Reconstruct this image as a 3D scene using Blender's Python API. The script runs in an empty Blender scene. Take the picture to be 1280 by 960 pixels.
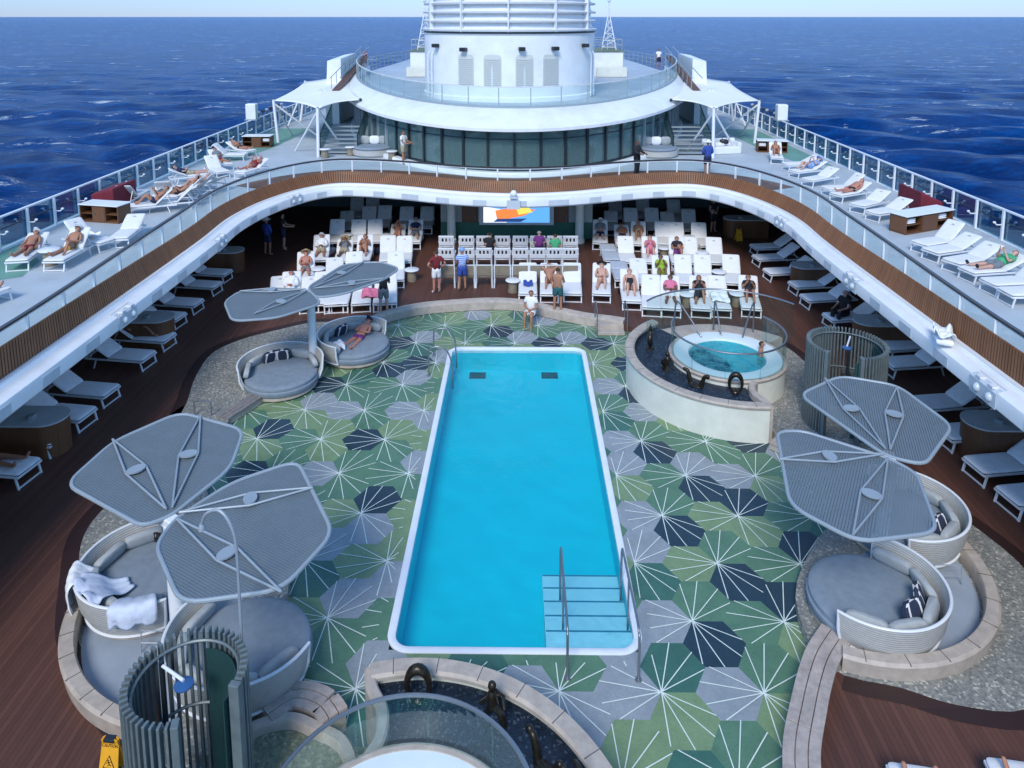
import bpy, bmesh, math, random
import numpy as np
from mathutils import Vector, Matrix, geometry
random.seed(7)
SC=bpy.context.scene; COL=SC.collection
rad=math.radians; PI=math.pi; sin=math.sin; cos=math.cos
# ------------------------------------------------------------------ camera model
R_=935.; TH=math.asin(R_/6500); FPX=R_*math.cos(TH); CY=20.5+FPX*math.tan(TH); YAW=math.atan(10/R_); CAM=(0.25,0,10.7)
def at(px,py,z=0):
    x=(px-640)/FPX; y=-(py-CY)/FPX
    dx=x; dy=cos(TH)+y*sin(TH); dz=-sin(TH)+y*cos(TH)
    c,s=cos(YAW),sin(YAW); dx,dy=dx*c-dy*s,dx*s+dy*c
    t=(z-CAM[2])/dz
    return Vector((CAM[0]+dx*t,CAM[1]+dy*t,z))
cam=bpy.data.cameras.new('camera'); co=bpy.data.objects.new('camera',cam); COL.objects.link(co)
cam.sensor_fit='HORIZONTAL'; cam.sensor_width=36; cam.lens=FPX/1280*36; cam.clip_end=90000; cam.clip_start=.1
cam.shift_y=-(480-CY)/1280
co.location=CAM; co.rotation_euler=(PI/2-TH,0,YAW); SC.camera=co
SC.render.resolution_x=1024; SC.render.resolution_y=768
# ------------------------------------------------------------------ light
SUN_EL=rad(44); SUN_AZ=rad(193)   # azimuth the sun stands at, clockwise from +Y (behind the camera, to port)
w=bpy.data.worlds.new('World'); SC.world=w; w.use_nodes=True
nt=w.node_tree; bg=nt.nodes['Background']; sky=nt.nodes.new('ShaderNodeTexSky'); sky.sky_type='NISHITA'; sky.sun_disc=False
sky.sun_elevation=SUN_EL; sky.sun_rotation=SUN_AZ; sky.air_density=1.0; sky.dust_density=0.; sky.ozone_density=1.6
mxs=nt.nodes.new('ShaderNodeMix'); mxs.data_type='RGBA'; mxs.blend_type='MULTIPLY'; mxs.inputs[0].default_value=1
tcw=nt.nodes.new('ShaderNodeTexCoord'); sxw=nt.nodes.new('ShaderNodeSeparateXYZ'); nt.links.new(tcw.outputs['Generated'],sxw.inputs[0])
crw=nt.nodes.new('ShaderNodeValToRGB'); nt.links.new(sxw.outputs[2],crw.inputs[0]); e=crw.color_ramp.elements
e[0].position=0.; e[0].color=(.195,.28,.56,1); e[1].position=.35; e[1].color=(.84,1.0,1.10,1)
e2=crw.color_ramp.elements.new(.06); e2.color=(.27,.40,.66,1)
nt.links.new(crw.outputs[0],mxs.inputs[7])
nt.links.new(sky.outputs[0],mxs.inputs[6]); nt.links.new(mxs.outputs[2],bg.inputs[0]); bg.inputs[1].default_value=.15
sl=bpy.data.lights.new('sun','SUN'); sl.energy=1.75; sl.angle=rad(19); sl.color=(1,.95,.88)
so=bpy.data.objects.new('sun',sl); COL.objects.link(so)
sd=Vector((sin(SUN_AZ)*cos(SUN_EL),cos(SUN_AZ)*cos(SUN_EL),sin(SUN_EL)))
so.rotation_euler=sd.to_track_quat('Z','Y').to_euler(); so.location=(0,-20,40)
SC.view_settings.view_transform='Standard'; SC.view_settings.look='None'; SC.view_settings.exposure=.76; SC.view_settings.gamma=1
# ------------------------------------------------------------------ materials
def srgb(r,g,b):
    f=lambda c:(c/255/12.92) if c<=10 else ((c/255+.055)/1.055)**2.4
    return (f(r),f(g),f(b))
class NT:
    def __init__(s,name):
        s.m=bpy.data.materials.new(name); s.m.use_nodes=True; s.t=s.m.node_tree; s.b=s.t.nodes['Principled BSDF']; s.o=s.t.nodes['Material Output']
    def n(s,ty,**k):
        x=s.t.nodes.new('ShaderNode'+ty)
        for a,b in k.items(): setattr(x,a,b)
        return x
    def l(s,a,b): s.t.links.new(a,b)
    def val(s,sock,v):
        if hasattr(v,'default_value') or hasattr(v,'is_linked'): s.l(v,sock)
        else: sock.default_value=v
    def math(s,op,a,b=0.):
        x=s.n('Math',operation=op); s.val(x.inputs[0],a); s.val(x.inputs[1],b); return x.outputs[0]
    def mix(s,f,a,b,bt='MIX'):
        x=s.n('Mix',data_type='RGBA',blend_type=bt); s.val(x.inputs[0],f)
        for i,c in ((6,a),(7,b)):
            if isinstance(c,tuple): x.inputs[i].default_value=(*c[:3],1)
            else: s.l(c,x.inputs[i])
        return x.outputs[2]
    def noise(s,scale,vec=None,detail=4,rough=.6):
        x=s.n('TexNoise'); x.inputs['Scale'].default_value=scale; x.inputs['Detail'].default_value=detail; x.inputs['Roughness'].default_value=rough
        if vec is not None: s.l(vec,x.inputs['Vector'])
        return x.outputs[0]
    def ramp(s,f,a,b,c0=(0,0,0),c1=(1,1,1)):
        x=s.n('ValToRGB'); s.l(f,x.inputs[0]); e=x.color_ramp.elements
        e[0].position=a; e[1].position=b; e[0].color=(*c0,1); e[1].color=(*c1,1); return x.outputs[0]
    def pos(s): return s.n('NewGeometry').outputs['Position']
    def obj(s): return s.n('TexCoord').outputs['Object']
    def bump(s,h,st=.3,d=.02):
        x=s.n('Bump'); x.inputs['Strength'].default_value=st; x.inputs['Distance'].default_value=d; s.l(h,x.inputs['Height']); s.l(x.outputs[0],s.b.inputs['Normal'])
def M(name,col,rough=.55,metal=0.,var=.12,scale=3.,bump=0.,bscale=60.,spec=.5,world=True,dirt=0.):
    t=NT(name); v=t.pos() if world else t.obj()
    n=t.noise(scale,v,5)
    c=t.mix(t.ramp(n,.3,.7),tuple(x*(1-var) for x in col),tuple(min(1,x*(1+var)) for x in col))
    if dirt:
        d=t.ramp(t.noise(scale*.35,v,8,.7),.5,.72)
        c=t.mix(t.math('MULTIPLY',d,dirt),c,tuple(x*.45 for x in col))
    t.l(c,t.b.inputs['Base Color']); t.b.inputs['Roughness'].default_value=rough; t.b.inputs['Metallic'].default_value=metal
    t.b.inputs['Specular IOR Level'].default_value=spec
    if bump: t.bump(t.noise(bscale,v,3),bump,.01)
    return t.m
WHITE=M('white_paint',(.76,.78,.79),.4,var=.06,scale=1.2,dirt=.24)
WHITE2=M('white_powder_coat',(.72,.74,.76),.35,var=.04)
CUSH=M('white_cushion',(.70,.70,.69),.85,var=.05,scale=7,bump=.25,bscale=14)
TOWEL=M('white_towel',(.80,.81,.83),.95,var=.06,scale=9,bump=.5,bscale=40)
GCUSH=M('grey_cushion',(.20,.25,.30),.9,var=.1,scale=6,bump=.3,bscale=200)
GTOWEL=M('grey_cover',(.42,.46,.52),.9,var=.08,scale=6)
STRIPE_B=M('navy_stripe',(.02,.03,.06),.9)
GMETAL=M('grey_metal',(.30,.34,.38),.45,.15,var=.06)
LGMETAL=M('light_grey_frame',(.29,.34,.37),.4,.1,var=.05)
LOUV=M('louvre_grey',(.155,.19,.21),.55,.2,var=.06)
SLATG=M('slat_grey_green',(.14,.175,.18),.45,.2,var=.15,scale=6)
STEEL=M('stainless_steel',(.26,.28,.30),.36,.75,var=.05)
DARKM=M('dark_metal',(.03,.04,.05),.4,.4)
STONE=M('beige_stone',(.43,.37,.31),.6,var=.16,scale=5,bump=.15,dirt=.3)
CREAM=M('cream_stucco',(.66,.67,.58),.7,var=.07,scale=2.5,bump=.15,dirt=.12)
DECKG=M('grey_deck_paint',(.42,.47,.50),.55,var=.09,scale=.9,dirt=.2)
DECKGR=M('green_deck_paint',(.14,.30,.24),.6,var=.12,scale=1.2)
BRONZE=M('bronze',(.045,.035,.024),.35,.7,var=.35,scale=12)
MOAT=None
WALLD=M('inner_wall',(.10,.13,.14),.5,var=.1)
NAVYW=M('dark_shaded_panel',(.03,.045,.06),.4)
YEL=M('yellow_plastic',(.75,.36,.02),.45,var=.08)
BLACK=M('black_plastic',(.015,.016,.02),.4)
REDC=M('dark_red_cover',(.16,.012,.025),.8,var=.2)
BLUED=M('blue_enamel',(.03,.10,.25),.35)
GREENW=M('green_panel',(.02,.12,.08),.5)
SEATD=M('lounge_seat',(.10,.13,.15),.8)
TAN=M('tan_webbing',(.25,.21,.15),.85,var=.15,scale=8)
POOLP=M('pool_paint',(.003,.66,.76),.5,var=.05,scale=.5)
POOLS=M('pool_step_paint',(.42,.80,.86),.5,var=.04,scale=1)
GRATE=M('pool_grate',(.01,.09,.12),.5)
TUBP=M('tub_shell',(.66,.74,.74),.35,var=.03)
def wood(name,c1,c2,axis=0,w=.12,rough=.5,seam=.05,seamc=(.01,.006,.004),sc=(6,6,.6)):
    t=NT(name); p=t.pos(); s=t.n('SeparateXYZ'); t.l(p,s.inputs[0]); u=t.math('DIVIDE',s.outputs[axis],w)
    wn=t.n('TexWhiteNoise',noise_dimensions='1D'); t.l(t.math('FLOOR',u),wn.inputs['W'])
    mp=t.n('Mapping'); mp.inputs['Scale'].default_value=sc; t.l(p,mp.inputs['Vector'])
    g=t.noise(3,mp.outputs[0],5)
    f=t.math('ADD',t.math('MULTIPLY',wn.outputs[0],.55),t.math('MULTIPLY',g,.55))
    c=t.mix(f,c1,c2)
    big=t.ramp(t.noise(.35,p,6),.35,.7)
    c=t.mix(t.math('MULTIPLY',big,.35),c,tuple(x*.55 for x in c1))
    fr=t.math('FRACT',u); sm=t.math('LESS_THAN',fr,seam)
    c=t.mix(sm,c,seamc); t.l(c,t.b.inputs['Base Color']); t.b.inputs['Roughness'].default_value=rough
    t.bump(t.math('SUBTRACT',1.,sm),.3,.004); return t.m
TEAK=wood('teak_planks',(.070,.028,.018),(.145,.060,.040),0,.085,.55,sc=(6,.6,6))
TEAKB=wood('teak_border',(.026,.011,.009),(.045,.019,.015),1,.4,.5,.01)
CABW=wood('cabinet_wood',(.11,.045,.02),(.19,.085,.038),0,.35,.45,.012,sc=(6,6,2))
SLATW=wood('fence_wood',(.19,.078,.032),(.30,.132,.058),1,.09,.6,.0,sc=(8,8,1))
PLANK=M('bench_plank',(.40,.34,.30),.6,var=.2,scale=8,dirt=.3)
GPLANK=M('weathered_plank',(.22,.20,.19),.7,var=.25,scale=9,dirt=.3)
def pebble(name,c1,c2,c3,sc=28):
    t=NT(name); v=t.n('TexVoronoi'); v.inputs['Scale'].default_value=sc; p=t.pos(); t.l(p,v.inputs['Vector'])
    s=t.n('SeparateColor'); t.l(v.outputs['Color'],s.inputs[0])
    c=t.mix(s.outputs[0],c1,c2); c=t.mix(t.math('LESS_THAN',s.outputs[1],.12),c,c3)
    n=t.ramp(t.noise(3.,p,6,.7),.35,.68); c=t.mix(t.math('MULTIPLY',n,.55),c,c1)
    t.l(c,t.b.inputs['Base Color']); t.b.inputs['Roughness'].default_value=.5
    t.bump(v.outputs['Distance'],.5,.01); return t.m
PEB=pebble('pebble_mosaic',(.15,.155,.15),(.33,.32,.27),(.50,.48,.40),26)
MOAT=pebble('dark_blue_pebbles',(.004,.009,.018),(.014,.028,.052),(.07,.09,.12),30)
PEBG=pebble('olive_pebbles',(.12,.14,.09),(.26,.27,.17),(.35,.35,.25),24)
def wicker():
    t=NT('woven_wicker'); p=t.obj(); s=t.n('SeparateXYZ'); t.l(p,s.inputs[0])
    u=t.math('FRACT',t.math('DIVIDE',s.outputs[2],.055)); b=t.math('LESS_THAN',u,.25)
    n=t.noise(9,p,4); c=t.mix(n,(.40,.41,.40),(.62,.60,.55)); c=t.mix(t.math('MULTIPLY',b,.75),c,(.16,.17,.18))
    t.l(c,t.b.inputs['Base Color']); t.b.inputs['Roughness'].default_value=.7; t.bump(t.math('SUBTRACT',1.,b),.5,.01); return t.m
WICK=wicker()
def glass(name,tint,rough=.02,opac=.0,col=(0,0,0),refl=1.):
    t=NT(name); tr=t.n('BsdfTransparent'); tr.inputs[0].default_value=(*tint,1); gl=t.n('BsdfGlossy'); gl.inputs['Roughness'].default_value=rough
    lw=t.n('Fresnel'); lw.inputs[0].default_value=1.45
    mx=t.n('MixShader'); t.l(t.math('MULTIPLY',lw.outputs[0],refl),mx.inputs[0]); t.l(tr.outputs[0],mx.inputs[1]); t.l(gl.outputs[0],mx.inputs[2])
    out=mx.outputs[0]
    if opac:
        d=t.n('BsdfDiffuse'); d.inputs[0].default_value=(*col,1); m2=t.n('MixShader'); m2.inputs[0].default_value=opac
        t.l(out,m2.inputs[1]); t.l(d.outputs[0],m2.inputs[2]); out=m2.outputs[0]
    t.l(out,t.o.inputs['Surface']); return t.m
GLASS=glass('clear_glass',(.93,.97,.965),refl=.07)
GLASSG=glass('green_glass',(.91,.965,.955),opac=.008,col=(.20,.42,.42),refl=.12)
GLASSB=glass('rail_glass',(.72,.86,.88),opac=.04,col=(.06,.20,.26),refl=.5)
GLASSL=glass('lounge_glass',(.82,.92,.91),opac=.24,col=(.27,.43,.43),refl=.8)  # pale diffuse layer paints a haze that brightens the dark panes
def water(name,tint,bs,st,refl=1.,opac=0.,col=(0,0,0),foam=None):
    t=NT(name); p=t.pos(); mp=t.n('Mapping'); mp.inputs['Scale'].default_value=(1,.6,1); t.l(p,mp.inputs['Vector'])
    n=t.noise(bs,mp.outputs[0],3); b=t.n('Bump'); b.inputs['Strength'].default_value=st; b.inputs['Distance'].default_value=.03; t.l(n,b.inputs['Height'])
    tr=t.n('BsdfTransparent'); tr.inputs[0].default_value=(*tint,1); gl=t.n('BsdfGlossy'); gl.inputs['Roughness'].default_value=.06; t.l(b.outputs[0],gl.inputs['Normal'])
    fr=t.n('Fresnel'); fr.inputs[0].default_value=1.33; t.l(b.outputs[0],fr.inputs['Normal'])
    mx=t.n('MixShader'); t.l(t.math('MULTIPLY',fr.outputs[0],refl),mx.inputs[0]); t.l(tr.outputs[0],mx.inputs[1]); t.l(gl.outputs[0],mx.inputs[2]); out=mx.outputs[0]
    if opac:
        d=t.n('BsdfDiffuse'); d.inputs[0].default_value=(*col,1); m2=t.n('MixShader')
        f=t.ramp(t.noise(foam,p,8,.75),.42,.75); t.l(t.math('MULTIPLY',f,opac),m2.inputs[0]); t.l(out,m2.inputs[1]); t.l(d.outputs[0],m2.inputs[2]); out=m2.outputs[0]
    t.l(out,t.o.inputs['Surface']); return t.m
WATER=water("pool_water",(.80,.97,1.),2.2,.8,.9)
TUBW=water('tub_water',(.42,.84,.88),7.,.8,.3,.85,(.52,.80,.82),2.6)
# ------------------------------------------------------------------ mesh builder
def catmull(P,n=8,closed=False):
    P=[Vector(p) for p in P]; out=[]; N=len(P); rng=N if closed else N-1
    for i in range(rng):
        if closed: a,b,c,d=P[(i-1)%N],P[i],P[(i+1)%N],P[(i+2)%N]
        else: a,b,c,d=P[max(i-1,0)],P[i],P[i+1],P[min(i+2,N-1)]
        for k in range(n):
            t=k/n; out.append(.5*((2*b)+(c-a)*t+(2*a-5*b+4*c-d)*t*t+(3*b-a-3*c+d)*t**3))
    if not closed: out.append(P[-1])
    return out
def resample(path,step):
    path=[Vector(p) for p in path]; L=[0]
    for a,b in zip(path,path[1:]): L.append(L[-1]+(b-a).length)
    n=max(1,round(L[-1]/step)); out=[]; j=0
    for i in range(n+1):
        s=L[-1]*i/n
        while j<len(L)-2 and L[j+1]<s: j+=1
        d=L[j+1]-L[j]; out.append(path[j].lerp(path[j+1],(s-L[j])/d if d else 0))
    return out
def normals2(path,closed=False):
    N=len(path); o=[]
    for i in range(N):
        a=path[(i-1)%N] if closed or i>0 else path[i]; b=path[(i+1)%N] if closed or i<N-1 else path[i]
        t=(b-a); t=Vector((t.x,t.y)); t.normalize(); o.append(Vector((-t.y,t.x)))
    return o
def off2(path,d,closed=False):
    return [Vector((p.x+n.x*d,p.y+n.y*d,p.z if len(p)>2 else 0)) for p,n in zip(path,normals2(path,closed))]
class MB:
    def __init__(s): s.v=[]; s.f=[]; s.m=[]
    def add(s,vs,fs,mi=0,M4=None):
        o=len(s.v); s.v+=[(M4@Vector(v)) if M4 else Vector(v) for v in vs]
        s.f+=[tuple(i+o for i in f) for f in fs]; s.m+=[mi]*len(fs); return s
    def box(s,c,sz,rz=0,mi=0,M4=None):
        x,y,z=[q/2 for q in sz]; vs=[(a*x,b*y,d*z) for a in(-1,1) for b in(-1,1) for d in(-1,1)]
        m=Matrix.Translation(c)@Matrix.Rotation(rz,4,'Z')
        if M4: m=M4@m
        return s.add(vs,[(0,1,3,2),(4,6,7,5),(0,4,5,1),(2,3,7,6),(0,2,6,4),(1,5,7,3)],mi,m)
    def bar(s,a,b,w,h,mi=0):
        a=Vector(a);b=Vector(b);d=b-a;q=d.to_track_quat('Y','Z').to_matrix().to_4x4(); q.translation=(a+b)/2
        return s.box((0,0,0),(w,d.length,h),0,mi,q)
    def tube(s,pts,r,n=8,closed=False,mi=0):
        pts=[Vector(p) for p in pts]; N=len(pts); vs=[]; fs=[]; prev=None
        for i,p in enumerate(pts):
            a=pts[(i-1)%N] if closed or i>0 else p; b=pts[(i+1)%N] if closed or i<N-1 else p
            t=(b-a).normalized()
            if prev is None: u=t.orthogonal().normalized()
            else:
                u=prev-t*prev.dot(t); u=u.normalized() if u.length>1e-6 else t.orthogonal().normalized()
            prev=u; w_=t.cross(u); rr=r[i] if isinstance(r,(list,tuple)) else r
            vs+=[p+(u*cos(2*PI*k/n)+w_*sin(2*PI*k/n))*rr for k in range(n)]
        for i in range(N if closed else N-1):
            j=(i+1)%N; fs+=[(i*n+k,i*n+(k+1)%n,j*n+(k+1)%n,j*n+k) for k in range(n)]
        if not closed: fs+=[tuple(range(n-1,-1,-1)),tuple((N-1)*n+k for k in range(n))]
        return s.add(vs,fs,mi)
    def lathe(s,prof,n=32,c=(0,0),a0=0,a1=2*PI,mi=0,closed=False,ex=1,ey=1,caps=True):
        full=abs(a1-a0-2*PI)<1e-6; K=len(prof); m=n if full else n+1; vs=[]; fs=[]
        for i in range(m):
            a=a0+(a1-a0)*i/n
            vs+=[(c[0]+r*ex*cos(a),c[1]+r*ey*sin(a),z) for r,z in prof]
        for i in range(n):
            j=(i+1)%m
            for k in range(K if closed else K-1):
                l=(k+1)%K; fs.append((i*K+k,j*K+k,j*K+l,i*K+l))
        if closed and not full and caps: fs+=[tuple(range(K)),tuple((m-1)*K+k for k in range(K-1,-1,-1))]
        if full and not closed:
            if prof[0][0]>1e-4 and caps: fs.append(tuple(i*K for i in range(m))[::-1])
            if prof[-1][0]>1e-4 and caps: fs.append(tuple(i*K+K-1 for i in range(m)))
        return s.add(vs,fs,mi)
    def prism(s,poly,z0,z1,mi=0,top=True,bottom=True,mside=None):
        P=[Vector((p[0],p[1])) for p in poly]; N=len(P)
        if sum(P[i].x*P[(i+1)%N].y-P[(i+1)%N].x*P[i].y for i in range(N))<0: P.reverse()
        tri=geometry.tessellate_polygon([[Vector((p.x,p.y,0)) for p in P]])
        vs=[(p.x,p.y,z0) for p in P]+[(p.x,p.y,z1) for p in P]; up=[]
        for t in tri:
            a,b,c=[P[i] for i in t]
            if (b-a).cross(c-a)<0: t=t[::-1]
            up.append(t)
        if z1-z0>1e-6:
            s.add(vs,[(i,(i+1)%N,N+(i+1)%N,N+i) for i in range(N)],mi if mside is None else mside)
        if top: s.add(vs[N:],up,mi)
        if bottom and z1-z0>1e-6: s.add(vs[:N],[t[::-1] for t in up],mi)
        return s
    def sweep(s,path,prof,closed=False,mi=0,zs=None):
        N=len(path); nn=normals2(path,closed); K=len(prof); vs=[]; fs=[]
        for i,p in enumerate(path):
            zz=zs[i] if zs else 0
            vs+=[(p[0]+nn[i].x*d,p[1]+nn[i].y*d,z+zz) for d,z in prof]
        for i in range(N if closed else N-1):
            j=(i+1)%N
            for k in range(K): fs.append((i*K+k,j*K+k,j*K+(k+1)%K,i*K+(k+1)%K))
        if not closed: fs+=[tuple(range(K)),tuple((N-1)*K+k for k in range(K-1,-1,-1))]
        return s.add(vs,fs,mi)
    def wall(s,path,z0,z1,mi=0,closed=False):
        N=len(path); g=lambda z,i:z(i) if callable(z) else z
        vs=[(p[0],p[1],g(z0,i)) for i,p in enumerate(path)]+[(p[0],p[1],g(z1,i)) for i,p in enumerate(path)]
        return s.add(vs,[(i,(i+1)%N,N+(i+1)%N,N+i) for i in range(N if closed else N-1)],mi)
    def ball(s,c,r,n=12,m=8,mi=0,M4=None):
        r=r if isinstance(r,(tuple,list)) else (r,r,r); vs=[(0,0,1)]
        for j in range(1,m):
            t=PI*j/m; vs+=[(sin(t)*cos(2*PI*k/n),sin(t)*sin(2*PI*k/n),cos(t)) for k in range(n)]
        vs.append((0,0,-1)); fs=[(0,1+k,1+(k+1)%n) for k in range(n)]
        for j in range(m-2): fs+=[(1+j*n+k,1+(j+1)*n+k,1+(j+1)*n+(k+1)%n,1+j*n+(k+1)%n) for k in range(n)]
        L=len(vs)-1; fs+=[(1+(m-2)*n+k,L,1+(m-2)*n+(k+1)%n) for k in range(n)]
        q=Matrix.Translation(c)@Matrix.Diagonal((*r,1)); return s.add(vs,fs,mi,(M4@q) if M4 else q)
    def cush(s,c,sz,rz=0,mi=0,M4=None,e=.28,n=8):
        # pillow-like superellipsoid box
        vs=[];fs=[];m=8
        sg=lambda v,p:math.copysign(abs(v)**p,v)
        for j in range(m+1):
            t=-PI/2+PI*j/m
            for k in range(n*2):
                a=2*PI*k/(n*2)
                vs.append((sg(cos(t),.5)*sg(cos(a),e)*sz[0]/2,sg(cos(t),.5)*sg(sin(a),e)*sz[1]/2,sg(sin(t),.7)*sz[2]/2))
        K=n*2
        for j in range(m): fs+=[(j*K+k,j*K+(k+1)%K,(j+1)*K+(k+1)%K,(j+1)*K+k) for k in range(K)]
        q=Matrix.Translation(c)@Matrix.Rotation(rz,4,'Z'); return s.add(vs,fs,mi,(M4@q) if M4 else q)
    def build(s,name,mats,parent=None,smooth=False,bevel=0,world=False,ang=38):
        me=bpy.data.meshes.new(name); vs=s.v
        if world and parent is not None:
            inv=Matrix(); q=parent
            while q is not None: inv=Matrix.Translation(q.location)@Matrix.Rotation(q.rotation_euler.z,4,'Z')@inv; q=q.parent
            inv.invert(); vs=[inv@v for v in vs]
        me.from_pydata([tuple(v) for v in vs],[],s.f)
        mats=mats if isinstance(mats,(list,tuple)) else [mats]
        for m in mats: me.materials.append(m)
        me.polygons.foreach_set('material_index',s.m)
        if smooth:
            me.polygons.foreach_set('use_smooth',[True]*len(me.polygons)); me.set_sharp_from_angle(angle=rad(ang))
        me.update()
        o=bpy.data.objects.new(name,me); COL.objects.link(o)
        if parent is not None: o.parent=parent
        if bevel:
            b=o.modifiers.new('bevel','BEVEL'); b.width=bevel; b.segments=2; b.limit_method='ANGLE'
        return o
def T(name,label,cat,loc=(0,0,0),rz=0,group=None):
    o=bpy.data.objects.new(name,None); COL.objects.link(o); o.location=loc; o.rotation_euler=(0,0,rz); o.empty_display_size=.2
    return tag(o,label,cat,group)
def tag(o,label=None,cat=None,group=None,kind=None):
    for k,v in (('label',label),('category',cat),('group',group),('kind',kind)):
        if v: o[k]=v
    return o
KIDS={}
def copy_tree(o,loc=None,rz=None,label=None,parent=None):
    c=o.copy(); COL.objects.link(c)
    if parent is not None: c.parent=parent
    for ch in kids(o): copy_tree(ch,parent=c)
    if loc is not None: c.location=loc
    if rz is not None: c.rotation_euler=(0,0,rz)
    if label: c['label']=label
    return c
def kids(o):
    if o.name not in KIDS: KIDS[o.name]=list(o.children)
    return KIDS[o.name]
def struct(o): return tag(o,kind='structure')
def grid_quad(mb,a,b,c,d,n,m,fn,mi=0):
    a,b,c,d=map(Vector,(a,b,c,d)); vs=[]
    for i in range(n+1):
        for j in range(m+1):
            u,v=i/n,j/m; p=a.lerp(b,u).lerp(d.lerp(c,u),v); vs.append(p+fn(u,v))
    mb.add(vs,[(i*(m+1)+j,(i+1)*(m+1)+j,(i+1)*(m+1)+j+1,i*(m+1)+j+1) for i in range(n) for j in range(m)],mi)
def text_mb(txt,size,M4,mb,mi=0,depth=.002):
    cu=bpy.data.curves.new('t','FONT'); cu.body=txt; cu.size=size; cu.align_x='CENTER'; cu.extrude=depth
    o=bpy.data.objects.new('t',cu); me=bpy.data.meshes.new_from_object(o)
    mb.add([v.co.copy() for v in me.vertices],[tuple(p.vertices) for p in me.polygons],mi,M4)
    bpy.data.objects.remove(o); bpy.data.curves.remove(cu); bpy.data.meshes.remove(me)
# ================================================================== SEA
SEAZ=-26.
def make_sea():
    na,nr=560,470; A=np.linspace(-rad(66),rad(66),na)
    rr=np.exp(np.linspace(math.log(26),math.log(60000),nr))
    a,r=np.meshgrid(A,rr,indexing='ij'); X=r*np.sin(a); Y=r*np.cos(a); sp=r*(math.log(60000/26)/nr)
    rng=np.random.RandomState(3); Z=np.zeros_like(X); S=np.zeros_like(X)
    for i in range(72):
        lam=4*(46/4)**(rng.rand()**1.25); th=rad(205)+rng.randn()*.55; k=2*PI/lam
        amp=.0105*lam*(.6+.8*rng.rand())*(1. if lam<35 else .6)
        at_=np.clip((lam/sp-2.5)/4,0,1)
        ph=k*(X*math.sin(th)+Y*math.cos(th))+rng.rand()*2*PI
        w_=np.sin(ph); Z+=amp*at_*(w_+.25*np.cos(2*ph)); S+=amp*w_*at_
    fo=np.clip((S-1.25)/.9,0,1)
    me=bpy.data.meshes.new('sea'); N=na*nr
    co_=np.stack([X,Y,Z+SEAZ],-1).reshape(-1,3).astype(np.float32)
    idx=np.arange(N).reshape(na,nr); q=np.stack([idx[:-1,:-1],idx[1:,:-1],idx[1:,1:],idx[:-1,1:]],-1)[...,::-1].reshape(-1,4)
    me.vertices.add(N); me.vertices.foreach_set('co',co_.ravel()); F=len(q)
    me.loops.add(F*4); me.loops.foreach_set('vertex_index',q.ravel().astype(np.int32))
    me.polygons.add(F); me.polygons.foreach_set('loop_start',np.arange(0,F*4,4,dtype=np.int32)); me.polygons.foreach_set('use_smooth',np.ones(F,dtype=bool))
    at_=me.attributes.new('foam','FLOAT','POINT'); at_.data.foreach_set('value',fo.ravel().astype(np.float32))
    me.update(); me.validate(); o=bpy.data.objects.new('sea',me); COL.objects.link(o)
    t=NT('sea_water'); p=t.pos(); mp=t.n('Mapping'); mp.inputs['Scale'].default_value=(.45,1,1); mp.inputs['Rotation'].default_value=(0,0,.35); t.l(p,mp.inputs['Vector']); v=mp.outputs[0]
    n1=t.noise(.19,v,8,.70); n2=t.noise(.02,p,5,.6); n3=t.noise(.05,v,6,.62)
    c=t.mix(t.ramp(n2,.35,.65),(.0004,.027,.135),(.0007,.042,.20)); c=t.mix(t.math('MULTIPLY',t.ramp(n3,.46,.66),.6),c,(.001,.070,.29)); c=t.mix(t.math('MULTIPLY',t.ramp(n1,.47,.66),.8),c,(.002,.10,.37))  # stretched noise paints the light and dark of the chop into the blue
    f=t.math('MULTIPLY',t.ramp(n3,.50,.60),t.ramp(t.noise(.10,v,10,.80),  .592,.635))
    c=t.mix(f,c,(.60,.66,.70)); t.l(c,t.b.inputs['Base Color']); t.b.inputs['Roughness'].default_value=.22; t.b.inputs['IOR'].default_value=1.33; t.b.inputs['Specular IOR Level'].default_value=.045
    t.bump(t.math('ADD',n1,t.math('MULTIPLY',n3,1.2)),1.0,5.)
    me.materials.append(t.m); struct(o)
make_sea()
# ================================================================== TEAK DECK / CARPET
ZT=.2; ZU=3.4
hole=catmull([(-4.98,23.57),(-4.4,24.75),(-3.4,25.43),(-2.36,25.74),(-.9,25.98),(.27,25.84),(1.41,25.2),(2.5,24.64),(3.31,24.38),(3.96,24.15),(5.2,23.6),(7.3,22.3),(8.1,20),(7.6,18),(7.6,15.5),(7.4,13.4),(6.6,11.6),(5.45,11.0),(5.16,10.36),(4.87,9.88),(4.55,9.3),(4.39,8.91),(4.22,8.1),(4.15,6.5),(4.15,4.5),(-5,4.5),(-5.2,7),(-5.5,9.3),(-6.4,10.6),(-7.3,12),(-7.3,14.2),(-7.45,16.5),(-7.9,18.6),(-7.6,21.2),(-6.3,22.9)],5,True)
OUT=[(-15.4,-3),(15.4,-3),(15.4,41),(-15.4,41)]
def cdt_fill(polys,keep,z):
    vs=[];es=[]
    for P in polys:
        o=len(vs); vs+=[Vector((p[0],p[1])) for p in P]; es+=[(o+i,o+(i+1)%len(P)) for i in range(len(P))]
    V,E_,F,_,_,_=geometry.delaunay_2d_cdt(vs,es,[],0,1e-5)
    fs=[]
    for f in F:
        c=sum((V[i] for i in f),Vector((0,0)))/len(f)
        if keep(c): fs.append(tuple(f))
    return [(v.x,v.y,z) for v in V],fs
def inside(p,P):
    c=False; n=len(P)
    for i in range(n):
        a=P[i];b=P[i-1]
        if (a[1]>p[1])!=(b[1]>p[1]) and p[0]<(b[0]-a[0])*(p[1]-a[1])/(b[1]-a[1])+a[0]: c=not c
    return c
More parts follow.
